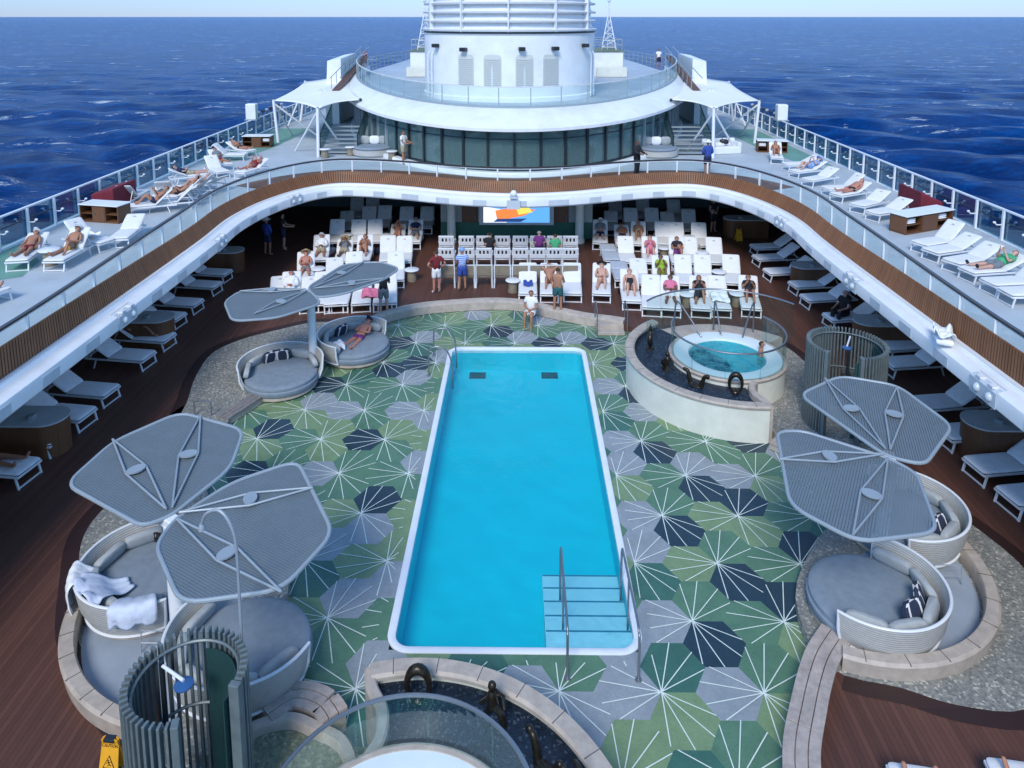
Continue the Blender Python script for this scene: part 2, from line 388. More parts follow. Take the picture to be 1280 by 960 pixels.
H2=[(p.x,p.y) for p in [Vector(q) for q in hole]]
m=MB(); vs,fs=cdt_fill([OUT,H2],lambda c:inside(c,OUT) and not inside(c,H2),ZT); m.add(vs,fs)
m.wall(H2,-.02,ZT,0,True); struct(m.build('teak_deck',TEAK))
# ---- hexagon floor
PX0,PX1,PY0,PY1=-2.05,2.39,11.12,22.9
rect=[(PX0+.07,PY0+.07),(PX1-.07,PY0+.07),(PX1-.07,PY1-.07),(PX0+.07,PY1-.07)]
HS=.545; HX0,HY0=3.62,11.38
def hexc(i,j): return (HX0+i*1.5*HS, HY0+(j+(.5 if i%2 else 0))*HS*math.sqrt(3))
def near_hex(p):
    i0=round((p[0]-HX0)/(1.5*HS)); best=None
    for i in (i0-1,i0,i0+1):
        j0=round((p[1]-HY0)/(HS*math.sqrt(3))-(.5 if i%2 else 0))
        for j in (j0-1,j0,j0+1):
            c=hexc(i,j); d=(c[0]-p[0])**2+(c[1]-p[1])**2
            if best is None or d<best[0]: best=(d,i,j)
    return best[1],best[2]
navy=[(437,552),(362,526),(330,577),(450,625),(504,452),(612,413),(681,426),(738,428),(770,452),(782,493),(816,565),(880,612),(935,627),(847,664),(1014,684),(925,728),(983,751),(893,804),(493,426),(499,454),(399,478),(940,557)]
grey=[(522,470),(487,513),(519,523),(506,577),(450,662),(430,740),(400,700),(480,720),(410,580),(470,610),(420,520),(400,498),(545,420),(590,398),(640,425),(720,415),(760,480),(830,778),(915,861),(781,863),(715,892),(650,840),(790,670),(790,630),(779,593),(779,543),(916,595),(797,513)]
HCOL={}
for p in grey: HCOL[near_hex(at(*p,0))]=3
for p in navy: HCOL[near_hex(at(*p,0))]=4
rg=random.Random(11)
CARP=[]
def carpet_mat(name,col):
    t=NT(name); p=t.pos(); n=t.noise(2.2,p,6,.65); v=t.n('TexVoronoi'); v.inputs['Scale'].default_value=34; t.l(p,v.inputs['Vector']); s=t.n('SeparateColor'); t.l(v.outputs['Color'],s.inputs[0])
    c=t.mix(t.ramp(n,.3,.7),tuple(x*.86 for x in col),tuple(x*1.14 for x in col)); c=t.mix(t.math('MULTIPLY',s.outputs[0],.22),c,tuple(x*.5 for x in col))
    st=t.ramp(t.noise(.7,p,8,.72),.56,.75); c=t.mix(t.math('MULTIPLY',st,.25),c,tuple(x*.5 for x in col))
    t.l(c,t.b.inputs['Base Color']); t.l(t.math('ADD',.16,t.math('MULTIPLY',t.ramp(t.noise(.55,p,7,.7),.42,.60),.36)),t.b.inputs['Roughness']); t.b.inputs['Specular IOR Level'].default_value=.4; t.bump(v.outputs['Distance'],.2,.004); return t.m
CARP=[carpet_mat('mosaic_light_green',(.19,.285,.145)),carpet_mat('mosaic_mid_green',(.098,.205,.125)),carpet_mat('mosaic_deep_green',(.052,.148,.108)),carpet_mat('mosaic_lavender_grey',(.28,.315,.335)),carpet_mat('mosaic_navy',(.022,.047,.066)),M('mosaic_white_line',(.66,.74,.68),.5,var=.08)]
m=MB()
XR=(-9.5,10.2); YR=(5.2,26.6); lines=MB()
i0=int((XR[0]-HX0)/(1.5*HS))-1; i1=int((XR[1]-HX0)/(1.5*HS))+1
def clip_rect(seg):
    # keep what of a 2D segment lies outside the pool rectangle
    a,b=Vector(seg[0]),Vector(seg[1]); ins=lambda p:PX0-.1<p.x<PX1+.1 and PY0-.1<p.y<PY1+.1
    n=10; pts=[a.lerp(b,k/n) for k in range(n+1)]; out=[]; cur=[]
    for p in pts:
        if not ins(p): cur.append(p)
        else:
            if len(cur)>1: out.append((cur[0],cur[-1]))
            cur=[]
    if len(cur)>1: out.append((cur[0],cur[-1]))
    return out
for i in range(i0,i1+1):
    j0=int((YR[0]-HY0)/(HS*1.732))-2
    for j in range(j0,j0+int((YR[1]-YR[0])/(HS*1.732))+3):
        c=hexc(i,j)
        if not(XR[0]<c[0]<XR[1] and YR[0]<c[1]<YR[1]): continue
        if PX0+.7<c[0]<PX1-.7 and PY0+.7<c[1]<PY1-.7: continue
        k=HCOL.get((i,j))
        if k is None:
            deep=max(0,min(1,(19-c[1])/9)); r=rg.random()
            k=4 if r<.01 else 3 if r<.06 else (0 if r<.62-.22*deep else 1 if r<.93-.18*deep else 2)
        V=[Vector((c[0]+HS*cos(PI/3*q),c[1]+HS*sin(PI/3*q))) for q in range(6)]  # 0 right,1 TR,2 TL,3 left,4 BL,5 BR
        poly=V
        # clip against pool rectangle: split into outside pieces
        pieces=[]; cur=[Vector((*v,0)) for v in V]
        for (nx,ny,d) in ((-1,0,-rect[0][0]),(1,0,rect[1][0]),(0,-1,-rect[0][1]),(0,1,rect[2][1])):
            outp=[];inp=[]; N=len(cur)
            if N<3: break
            for a,b in zip(cur,cur[1:]+cur[:1]):
                da=nx*a.x+ny*a.y-d; db=nx*b.x+ny*b.y-d
                (outp if da>=0 else inp).append(a)
                if da*db<0:
                    x=a.lerp(b,da/(da-db)); outp.append(x); inp.append(x)
            if len(outp)>2: pieces.append(outp)
            cur=inp
        for P in pieces: m.add(P,[tuple(range(len(P)))],k)
        # fan of lines from one corner; three neighbouring tiles share a star
        cls=(i-j+i//2)%3
        vi={0:2,1:0,2:4}[cls]
        apex=V[vi]; base=math.atan2(c[1]-apex.y,c[0]-apex.x)
        for lk,da in enumerate((-32,-11,12,33)):
            d=Vector((cos(base+rad(da)),sin(base+rad(da)))); t=0; best=99
            for q in range(6):
                p,q2=V[q],V[(q+1)%6]; e=q2-p; den=d.cross(e)
                if abs(den)<1e-6: continue
                tt=(p-apex).cross(e)/den; u=(p-apex).cross(d)/den
                if tt>.02 and -1e-4<=u<=1.0001: best=min(best,tt)
            if best<50:
                for a,b in clip_rect((apex,apex+d*best)):
                    n=Vector((-d.y,d.x))*.0088
                    P=[a+n,a-n,b-n,b+n]; lines.add([(p.x,p.y,.004+.0007*(cls*4+lk)) for p in P],[(0,1,2,3)],5)
m.v+= []; off=len(m.v); m.v+=lines.v; m.f+=[tuple(q+off for q in f) for f in lines.f]; m.m+=lines.m
struct(m.build('pool_floor',CARP))
# ================================================================== POOL
def rrect(x0,x1,y0,y1,r,n=8):
    P=[]
    for cx,cy,a in((x1-r,y1-r,0),(x0+r,y1-r,90),(x0+r,y0+r,180),(x1-r,y0+r,270)):
        P+=[Vector((cx+r*cos(rad(a+90*k/n)),cy+r*sin(rad(a+90*k/n)),0)) for k in range(n+1)]
    return P
cop_o=rrect(PX0,PX1,PY0,PY1,.42); W=.14; cop_i=rrect(PX0+W,PX1-W,PY0+W,PY1-W,.27)
m=MB(); N=len(cop_o)
ring=[(cop_o,-.02),(cop_o,.012),([o.lerp(i,.2) for o,i in zip(cop_o,cop_i)],.022),([o.lerp(i,.85) for o,i in zip(cop_o,cop_i)],.020),(cop_i,.005),(cop_i,-.14)]
vs=[(p.x,p.y,z) for P,z in ring for p in P]; m.add(vs,[(k*N+i,k*N+(i+1)%N,(k+1)*N+(i+1)%N,(k+1)*N+i) for k in range(5) for i in range(N)])
pc=m.build('pool_coping',M('coping_white',(.72,.76,.80),.4,var=.05,scale=3),smooth=True); struct(pc)
PD=-.75
m=MB(); m.wall([p for p in cop_i],-.14,PD,0,True); m.prism([(p.x,p.y) for p in cop_i],PD,PD); struct(m.build('pool_basin',POOLP))
m=MB(); vs,fs=[],[]; P=[(p.x,p.y) for p in rrect(PX0+W-.01,PX1-W+.01,PY0+W-.01,PY1-W+.01,.28)]
m.prism(P,-.06,-.06); struct(m.build('pool_water',WATER))
# underwater steps
TR=.48; sx0,sx1=.72,PX1-W-.003
ps=T('pool_steps','pale blue underwater steps descending at the near right end of the pool','pool steps',(1.4,11.5,PD))
for k in range(5):
    y0=PY0+W+.003+TR*k; m=MB(); h=-.10-.125*k
    m.box(((sx0+sx1)/2,y0+TR/2,(PD+.002+h)/2),(sx1-sx0,TR,h-PD-.002)); m.box(((sx0+sx1)/2,y0+TR-.025,h+.003),(sx1-sx0-.01,.035,.004),mi=1); m.build('step_tread',[POOLS,M('step_line',(.03,.25,.36),.5)],ps,world=True)
for px in (597,687):
    c=at(px,470,PD); o=MB().box((c.x,c.y+.0,PD+.02),(.52,.36,.03)); 
    for q in range(6): o.box((c.x-.2+.08*q,c.y,PD+.04),(.03,.3,.012))
    g=o.build('drain_grate',GRATE); tag(g,'dark square grate on the pool bottom at its far end, '+('on the left' if px<640 else 'on the right'),'drain grate','grates on the pool bottom')
# steel handrails
def handrail(name,label,pts,r=.022,group=None,feet=()):
    t=T(name,label,'handrail',pts[0],0,group); m=MB().tube(pts,r,10); m.build('rail_tube',STEEL,t,True,world=True)
    for f in feet:
        m=MB().lathe([(0,0),(.06,0),(.05,.025),(.0,.03)],16,(f[0],f[1])); m.v=[Vector((v.x,v.y,v.z+f[2])) for v in m.v]; m.build('base_flange',STEEL,t,True,world=True)
for side,(a,b,c,d) in (('left',((709,848),(707,770),(694,683),(697,738))),('right',((798,850),(797,768),(764,683),(776,766)))):
    A=at(*a,0); x=A.x; 
    pts=catmull([(x,A.y,0),(x,A.y,.68),(x,A.y+.06,.82),(x,A.y+.25,.87),(x,A.y+1.1,.83),(x,A.y+1.9,.79),(x,A.y+2.05,.72),(x,A.y+2.1,.5),(x,A.y+2.1,-.1),(x,A.y+2.1,-.45)],6)
    handrail('pool_handrail','bent steel handrail over the pool steps, the '+side+' one of the pair',pts,.022,'handrails of the pool steps',[(x,A.y,.004)])
    m=MB().tube([(x,A.y+1.2,.81),(x,A.y+1.2,-.24)],.018,8)
    tag_o=bpy.data.objects.get('pool_handrail') if side=='left' else bpy.data.objects.get('pool_handrail.001'); m.build('support_post',STEEL,tag_o,True,world=True)
for k,(px,py) in enumerate(((531,470),(531,445))):
    A=at(px,py,0); y=A.y; x0=PX0-.42
    pts=catmull([(x0,y,0),(x0,y,.7),(x0+.05,y,.86),(x0+.25,y,.93),(x0+.5,y,.85),(x0+.66,y,.55),(x0+.7,y,.1),(x0+.72,y,-.4)],6)
    handrail('pool_grab_rail','arched steel grab rail at the far left corner of the pool, the '+('nearer' if k==0 else 'farther')+' one',pts,.024,'grab rails at the far left of the pool',[(x0,y,.004)])
# ================================================================== ISLANDS AND CURBS
isl=[('left_far',[(-8.61,18.04),(-8.92,19.07),(-9.29,20.44),(-9.42,21.91),(-8.91,22.9),(-7.86,23.73),(-6.81,24.34),(-5.4,24.2),(-4.7,23.6),(-5.0,22.4),(-5.47,21.92),(-6.07,21.21),(-7.12,19.72),(-7.6,18.2)],.21),
 ('right',[(5.3,10.75),(6.3,10.35),(7.04,10.06),(8.04,10.02),(9.0,10.8),(9.7,12.2),(9.95,13.0),(9.75,14.0),(9.3,15.2),(9.0,16.2),(9.4,17.2),(9.8,18.2),(9.5,19.4),(8.9,20.2),(9.0,21.6),(8.6,22.9),(7.2,23.6),(5,23.9),(4.1,23.4),(4.6,22),(6.3,20),(6.55,18.1),(6.9,17.3),(7.3,16),(7.1,14.6),(6.2,13.6),(5.3,12.2)],.21),
 ('left_near',[(-5.0,9.3),(-5.8,9.75),(-6.6,10.5),(-7.4,11.3),(-8.12,12.57),(-8.64,13.65),(-8.7,14.6),(-8.45,16.0),(-8.75,18.3),(-8.2,18.75),(-7.5,18.6),(-7.2,16.5),(-6.6,14.9),(-5.4,14.0),(-4.3,13.2),(-3.9,11.5),(-3.6,9.8),(-4,9.2)],.206)]
names={'left_far':'pebble_floor','right':'pebble_floor','left_near':'pebble_floor'}
for k,(n,P,z) in enumerate(isl):
    C=[(p.x,p.y) for p in catmull([(a,b,0) for a,b in P],4,True)]
    m=MB().prism(C,0.003,z,bottom=False); struct(m.build('pebble_floor',PEB))
    # darker border plank round it on the teak
    Cv=[Vector((*c,0)) for c in C]; A=sum((Cv[i].x*Cv[(i+1)%len(Cv)].y-Cv[(i+1)%len(Cv)].x*Cv[i].y) for i in range(len(Cv)))
    s=-1 if A>0 else 1; O=off2(Cv,s*.30,True); I=off2(Cv,-s*.02,True); N=len(C)
    vs=[];fs=[]
    for a,b in zip(I,O): vs+=[(a.x,a.y,ZT+.004),(b.x,b.y,ZT+.004)]
    for i in range(N):
        j=(i+1)%N; mid=(I[i]+O[j])/2
        if not inside((mid.x,mid.y),H2) and not inside((O[i].x,O[i].y),H2): fs.append((2*i,2*i+1,2*j+1,2*j))
    if fs: m=MB().add(vs,fs); struct(m.build('deck_border',TEAKB))
# stone curb at the far end of the pool
cp=catmull([(-4.85,23.75,0),(-4.4,24.75,0),(-3.4,25.43,0),(-2.36,25.74,0),(-.9,25.98,0),(.27,25.84,0),(1.41,25.2,0),(2.5,24.64,0),(3.31,24.38,0),(3.8,24.2,0)],8)
PC=[(-.02,.02),(-.02,.30),(.05,.34),(.36,.34),(.40,.30),(.40,.2)]
t=T('stone_curb','long curved beige stone curb round the far end of the pool floor','curb',(0,25.8,.0)); m=MB().sweep(cp,PC); m.build('curb_stone',STONE,t,True,world=True)
# plank benches
def bench(path,wd,z0,z1,label,mat=PLANK,n=3,seg=1.05):
    t=T('plank_bench',label,'bench',path[len(path)//2]); 
    m=MB().sweep(path,[(-wd/2+.04,z0),(-wd/2+.04,z1-.06),(wd/2-.04,z1-.06),(wd/2-.04,z0)]); m.build('bench_base',STONE,t,world=True)
    m=MB(); rs=resample(path,.15); per=max(2,round(seg/.15)); 
    for k in range(0,len(rs)-1,per):
        sub=rs[k:k+per+1]
        if len(sub)<2: continue
        sub=[Vector(p) for p in sub]; d0=(sub[1]-sub[0]).normalized()*.006; sub[0]=sub[0]+d0; sub[-1]=sub[-1]-(sub[-1]-sub[-2]).normalized()*.006
        for q in range(n):
            a=-wd/2+wd*q/n+.007; b=-wd/2+wd*(q+1)/n-.007; m.sweep(sub,[(a,z1-.06),(a,z1),(b,z1),(b,z1-.06)])
    m.build('bench_planks',mat,t,world=True,bevel=.005); return t
bench(catmull([(5.62,11.2,0),(5.2,10.75,0),(4.88,10.28,0),(4.6,9.8,0),(4.3,9.25,0),(4.12,8.75,0),(4.0,8.2,0),(3.95,7.4,0),(3.95,5.4,0)],6),.52,.01,.42,'curved three plank stone bench along the green floor below the right daybeds')
bench(catmull([(-6.9,19.75,0),(-7.2,19.0,0),(-7.6,18.1,0)],6),.40,.02,.24,'straight grey plank step beside the far left daybed',GPLANK)
bench(catmull([(6.62,17.3,0),(7.05,16.8,0),(7.6,16.2,0)],6),.42,.02,.24,'short plank step at the foot of the large white hot tub wall',PLANK)
bench(catmull([(-3.55,9.65,0),(-3.2,9.95,0),(-2.75,9.85,0),(-2.5,9.6,0)],6),.46,.02,.42,'short curved plank bench between the near hot tub and the near left daybed')
# step and rails from the teak down to the pool floor
t=T('deck_steps','two stone steps with a pair of rails at the far right of the pool floor','steps',(3.2,24.0,0))
c0=at(765,418,0)
for k in range(2): MB().box((c0.x-.05,c0.y+.05+.3*k,.055+.1*k),(.95,.3,.1+.1*k-.0)).build('step',STONE,t,world=True,bevel=.01)
for sx in (-.52,.50):
    x=c0.x+sx; m=MB().tube([(x,c0.y-.12,.0),(x,c0.y-.1,.85),(x,c0.y+.05,.92),(x,c0.y+.5,1.0),(x,c0.y+.62,.95),(x,c0.y+.65,.2)],.02,8); m.build('handrail',STEEL,t,True,world=True)
# ring curbs of the daybed terraces
def ringcurb(cx,cy,r,a0,a1,z0,z1,label,floor=True):
    t=T('terrace_curb',label,'curb',(cx,cy,.2)); n=46
    m=MB().lathe([(r-.02,z0),(r+.02,z1-.05),(r-.02,z1),(r-.20,z1),(r-.23,z1-.04),(r-.23,z0)],n,(cx,cy),rad(a0),rad(a1),closed=True); m.build('curb_stone',STONE,t,True,world=True)
    m=MB()
    for k in range(n//5):
        a=rad(a0+(a1-a0)*(k+.5)/(n//5)); m.box((cx+(r-.11)*cos(a),cy+(r-.11)*sin(a),z1+.001),(.27,.012,.006),a)
    m.build('joint_line',M('stone_joint',(.10,.09,.08),.8),t,world=True)
    return t
ringcurb(6.45,13.05,2.6,-112,22,.18,.52,'curved stone curb wrapping the grey terrace of the two right daybeds')
ringcurb(-4.75,12.2,2.95,172,262,.18,.52,'curved stone curb wrapping the grey terrace of the two near left daybeds')
for cx,cy,r,a0,a1 in ((6.45,13.05,2.32,-112,22),(-4.75,12.2,2.66,170,266)):
    P=[(cx+r*cos(rad(a0+(a1-a0)*k/30)),cy+r*sin(rad(a0+(a1-a0)*k/30))) for k in range(31)]+[(cx,cy)]
    struct(MB().prism(P,.2,.225,bottom=False).build('terrace_floor',M('terrace_grey',(.30,.35,.41),.5,var=.1,scale=1.5,dirt=.2)))
# planter by the near hot tub
P=catmull([(-3.75,9.35,0),(-3.2,9.6,0),(-2.7,9.45,0),(-2.25,9.2,0),(-2.0,8.6,0),(-2.3,8.0,0),(-2.9,7.5,0),(-3.3,7.3,0),(-3.5,8.1,0),(-3.7,8.7,0)],6,True)
t=T('pebble_planter','low beige planter wall filled with olive pebbles beside the near slatted shower','planter',(-2.9,8.5,0))
m=MB().sweep(P,[(-.09,.0),(-.09,.36),(-.06,.4),(.06,.4),(.09,.36),(.09,.0)],True); m.build('planter_wall',STONE,t,True,world=True)
MB().prism([(p.x,p.y) for p in P],.2,.26,bottom=False).build('pebble_fill',PEBG,t,world=True)
# ================================================================== UPPER DECK
half=[(0,30.1),(2.3,30.45),(4.5,31.3),(6.4,31.85),(8.0,31.85),(9.2,30.7),(10.05,28.6),(10.4,26.2),(10.28,23.5),(10.25,20),(10.25,14),(10.25,8),(10.25,2),(10.25,-3)]
CUR=[(-x,y,0) for x,y in half[:0:-1]]+[(x,y,0) for x,y in half]
CURV=catmull(CUR,7)     # runs from left near to right near; left normal points away from the pool
F0=resample(CURV,.22)
poly=[(p.x,p.y) for p in off2(F0,-.02)]+[(16.3,-3),(16.3,30),(16.1,50),(15.2,78),(-15.2,78),(-16.1,50),(-16.3,30),(-16.3,-3)]
struct(MB().prism(poly,2.92,ZU).build('upper_deck',[DECKG]))
# green painted strips
for s in(-1,1):
    P=[tuple(at(a,b,ZU)[:2]) for a,b in ((-12,352),(28,346),(50,326),(24,303),(-12,308))]
    if s<0: struct(MB().prism(P,ZU+.004,ZU+.004).build('green_deck_paint',DECKGR))
    P=[(s*15.7,36),(s*14.2,37),(s*13.6,41),(s*13.3,48),(s*15.6,48)]
    struct(MB().prism(P,ZU+.004,ZU+.004).build('green_deck_paint',DECKGR))
# hull under it all
hp=[(-16.4,-6),(16.4,-6),(16.4,50),(15.4,80),(10,110),(-10,110),(-15.4,80),(-16.4,50)]
t=T('ship_hull','white hull of the ship below the decks','ship hull',(0,30,-26)); MB().prism(hp,-27,-1.2,bottom=False).build('hull_plating',WHITE,t,world=True)
# side walls of the lower deck
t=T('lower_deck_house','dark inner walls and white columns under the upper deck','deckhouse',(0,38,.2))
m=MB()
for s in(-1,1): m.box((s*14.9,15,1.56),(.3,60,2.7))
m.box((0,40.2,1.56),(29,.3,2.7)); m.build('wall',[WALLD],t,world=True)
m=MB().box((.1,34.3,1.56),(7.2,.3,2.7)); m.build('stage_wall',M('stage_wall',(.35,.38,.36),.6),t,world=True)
MB().box((.1,34.12,.62),(7.2,.05,.8)).build('wainscot',GREENW,t,world=True)
for x in (-2.95,3.05):
    MB().lathe([(.24,.2),(.24,.35),(.2,.4),(.2,2.92)],20,(x,33.6)).build('column',CREAM,t,True,world=True)
    d=MB().box((x*.72,34.13,1.3),(.75,.04,2.2)).build('door',CABW,t,world=True); MB().tube([(x*.72+.28,34.08,1.1),(x*.72+.28,34.08,1.4)],.02,6).build('handle',STEEL,d,world=True)
for s in(-1,1):
    for y in(14,20,26,32): MB().lathe([(.2,.2),(.2,2.92)],16,(s*14.2,y)).build('column',CREAM,t,True,world=True)
# LED screen
t=T('video_screen','glowing video screen on the wall under the far balcony','screen',(.1,33.6,1.0)); y=33.72
MB().box((.1,y+.1,1.95),(3.5,.16,1.9)).build('screen_housing',M('screen_case',(.5,.53,.55),.5),t,world=True)
def emis(name,c,s=1.): 
    q=NT(name); q.b.inputs['Base Color'].default_value=(*c,1); q.b.inputs['Emission Color'].default_value=(*c,1); q.b.inputs['Emission Strength'].default_value=s; return q.m
m=MB(); qd=lambda p,mi,d=0:m.add([(.1+a,y+.015-d,b) for a,b in p],[tuple(range(len(p)))],mi)
qd([(-1.55,1.12),(1.55,1.12),(1.55,2.8),(-1.55,2.8)],0)
qd([(-1.55,1.12),(-.45,1.12),(-.7,1.75),(-1.55,1.9)],1,.003); qd([(-.9,1.2),(.35,1.45),(.9,1.75),(-.2,1.85),(-1.0,1.7)],2,.004); qd([(.1,1.5),(.75,1.62),(.5,1.95),(-.05,1.9)],3,.006); qd([(-1.1,1.15),(.2,1.15),(.5,1.32),(-.9,1.3)],4,.006); qd([(-1.55,2.0),(-.3,2.0),(.2,2.8),(-1.55,2.8)],5,.005)
m.build('picture',[emis('screen_blue',(.10,.33,.72),.8),emis('screen_white',(.85,.87,.9),.7),emis('screen_orange',(.75,.20,.05),.8),emis('screen_yellow',(.7,.6,.1),.8),emis('screen_navy',(.02,.06,.2),.6),emis('screen_sky',(.5,.6,.75),.8)],t,world=True)
# ---- balcony fascia
t=T('balcony_fascia','white boxed balcony edge curving round above the pool deck','balcony edge',(0,30,2.9))
F1=resample(CURV,.3)
prof=[(.02,2.9),(.02,3.37),(-.10,3.385),(-.16,3.33),(-.36,3.33),(-.48,3.27),(-.50,3.2),(-.50,2.96),(-.44,2.9)]
MB().sweep(F1,prof).build('fascia_box',WHITE,t,True,world=True,ang=30)
MB().sweep(F1,[(.02,3.372),(.02,3.41),(-.09,3.41),(-.09,3.384)]).build('top_ledge',WHITE2,t,world=True)
FR=resample(CURV,.05); L=len(FR); step=int(1.55/.05); idx=list(range(step//2,L,step))
nrm=normals2(FR)
PANEL=M('fascia_panel',(.50,.55,.59),.5,var=.08); FLOOD=M('floodlight_glass',(.5,.56,.6),.15,var=.1)
for q,i in enumerate(idx):
    a=FR[max(0,i-(9 if q%4==1 else 6)):min(L,i+(9 if q%4==1 else 6))]
    if len(a)<8 or FR[i].y<4: continue
    lamp=(q%4==1) and abs(FR[i].x)>9
    if lamp:
        m=MB().sweep(a,[(-.508,2.93),(-.508,3.25),(-.46,3.29),(-.30,3.335),(-.30,3.341),(-.47,3.30),(-.522,3.26),(-.522,2.93)]); r=m.build('lamp_recess',PANEL,t,world=True)
        for d in(-4,4):
            p=FR[i+d]; n=nrm[i+d]; MB().ball((p.x-n.x*.52,p.y-n.y*.52,3.10),(.09,.09,.10),10,6).build('floodlight',FLOOD,r,True,world=True)
            MB().box((p.x-n.x*.45,p.y-n.y*.45,3.33),(.14,.14,.05),math.atan2(n.y,n.x)).build('lamp_bracket',WHITE2,r,world=True)
    else:
        m=MB().sweep(a,[(-.503,2.97),(-.503,3.2),(-.512,3.2),(-.512,2.97)]); m.build('vent_panel',PANEL,t,world=True)
# small camera housing at the middle of the balcony
t2=T('dome_camera','white dome camera on a bracket in the middle of the far balcony edge','camera',(.0,29.55,3.33))
MB().box((0,29.6,3.37),(.3,.3,.08)).build('bracket',PANEL,t2,world=True); MB().ball((0,29.55,3.52),(.14,.14,.15),14,10).build('dome',WHITE2,t2,True,world=True); MB().box((0,29.53,3.06),(.55,.05,.36)).build('speaker_grille',PANEL,t2,world=True)
# ---- slat fence
t=T('slat_fence','brown vertical slat fence following the whole curved balcony edge','fence',(0,30.2,3.4))
def sst(y): u=max(0,min(1,(y-13.5)/11)); return u*u*(3-2*u)
def lean(p): return .06+.46*sst(p.y)
def fh(p): return .66-.19*sst(p.y)
def offv(path,f):
    return [Vector((p.x+n.x*f(p),p.y+n.y*f(p),0)) for p,n in zip(path,normals2(path))]
S=[p for p in resample(F0,.092) if p.y>3]; nn=normals2(S); m=MB(); bk=[]
for p,n in zip(S,nn):
    tg=Vector((n.y,-n.x,0))*.031; N3=Vector((n.x,n.y,0)); a=Vector((p.x,p.y,3.41))+N3*.03; b=a+N3*(lean(p)-.06)*(fh(p)/.95)+Vector((0,0,fh(p))); k=N3*.014
    m.add([a-tg-k,a+tg-k,a+tg+k,a-tg+k,b-tg-k,b+tg-k,b+tg+k,b-tg+k],[(3,2,1,0),(4,5,6,7),(0,1,5,4),(1,2,6,5),(2,3,7,6),(3,0,4,7)]); bk.append((a+N3*.045,b+N3*.045,N3))
m.build('slats',SLATW,t,world=True)
def ruled(u0,u1,th):
    m=MB(); vs=[]
    for a,b,N3 in bk: p,q=a.lerp(b,u0),a.lerp(b,u1); vs+=[p,q,q+N3*th,p+N3*th]
    m.add(vs,[(i*4+k,(i+1)*4+k,(i+1)*4+(k+1)%4,i*4+(k+1)%4) for i in range(len(bk)-1) for k in range(4)]); return m
ruled(.02,.96,.008).build('backing_board',M('fence_back',(.07,.032,.018),.7,var=.2),t,world=True)
for u in(.2,.8): ruled(u-.03,u+.03,-.028).build('fence_rail',M('fence_rail_brown',(.10,.055,.035),.6) if u<.5 else bpy.data.materials['fence_rail_brown'],t,world=True)
# ---- inner glass railing
t=T('balcony_railing','glass balustrade with dark handrail above the brown slat fence','railing',(0,30.3,3.4))
R=offv(F0,lambda p:lean(p)+.06); Rv=[p for p in R if p.y>2.5]
MB().sweep(Rv,[(-.045,4.34),(-.045,4.395),(.045,4.395),(.045,4.34)]).build('handrail',M('handrail_dark',(.035,.03,.03),.35,var=.2),t,world=True)
MB().sweep(Rv,[(-.022,4.30),(-.022,4.336),(.022,4.336),(.022,4.30)]).build('top_rail',WHITE2,t,world=True)
MB().sweep(Rv,[(-.006,3.5),(-.006,4.28),(.006,4.28),(.006,3.5)]).build('glass_panel',GLASS,t,world=True)
RS=resample(Rv,1.36)
for p,n in zip(RS,normals2(RS)): MB().box((p.x-n.x*.04,p.y-n.y*.04,3.86),(.06,.06,.93),math.atan2(n.y,n.x)).build('post',WHITE2,t,world=True)
# ---- outer railings
def outer(s):
    t=T('side_railing','white railing with tinted glass along the '+('left' if s<0 else 'right')+' side of the ship','railing',(s*16.05,30,ZU))
    P=catmull([(s*16.05,8,0),(s*16.05,16,0),(s*16.05,26,0),(s*16.05,36,0),(s*16.0,46,0),(s*15.8,56,0),(s*15.4,66,0)],8); 
    if s<0: P=P[::-1]
    RS=resample(P,1.4)
    MB().sweep(P,[(-.05,4.44),(-.05,4.49),(.05,4.49),(.05,4.44)]).build('top_rail',WHITE2,t,world=True)
    MB().sweep(P,[(-.02,4.06),(-.02,4.09),(.02,4.09),(.02,4.06)]).build('mid_rail',DARKM,t,world=True)
    MB().sweep(P,[(-.007,3.48),(-.007,4.42),(.007,4.42),(.007,3.48)]).build('glass_panel',GLASSB,t,world=True)
    MB().sweep(P,[(-.1,3.4),(-.1,3.47),(.1,3.47),(.1,3.4)]).build('kerb',WHITE2,t,world=True)
    for p in RS:
        q=MB().box((p.x-s*.06,p.y,3.92),(.07,.075,1.05)).build('post',WHITE2,t,world=True)
        m=MB().tube([(p.x-s*.08,p.y,3.98),(p.x-s*.26,p.y,3.98),(p.x-s*.32,p.y,4.04)],.022,6); m.ball((p.x-s*.34,p.y,4.06),(.05,.05,.04),8,6); m.build('lamp_arm',WHITE2,q,True,world=True)
outer(-1); outer(1)

# brown planked walkway between the balcony rail and the lounge
wk=[p for p in F0 if abs(p.x)<9.6 and p.y>28]; A_=offv(wk,lambda p:-.01); B_=offv(wk,lambda p:2.9)
m=MB(); vs=[]
for a,b in zip(A_,B_): vs+=[(a.x,a.y,ZU+.004),(b.x,min(b.y,34.9+.06*b.x*b.x),ZU+.004)]
m.add(vs,[(2*i,2*i+2,2*i+3,2*i+1) for i in range(len(wk)-1)]); m.f=[f[::-1] for f in m.f]; struct(m.build('walkway',wood('walkway_planks',(.11,.048,.024),(.19,.085,.044),1,.12,.55,sc=(.6,6,6))))
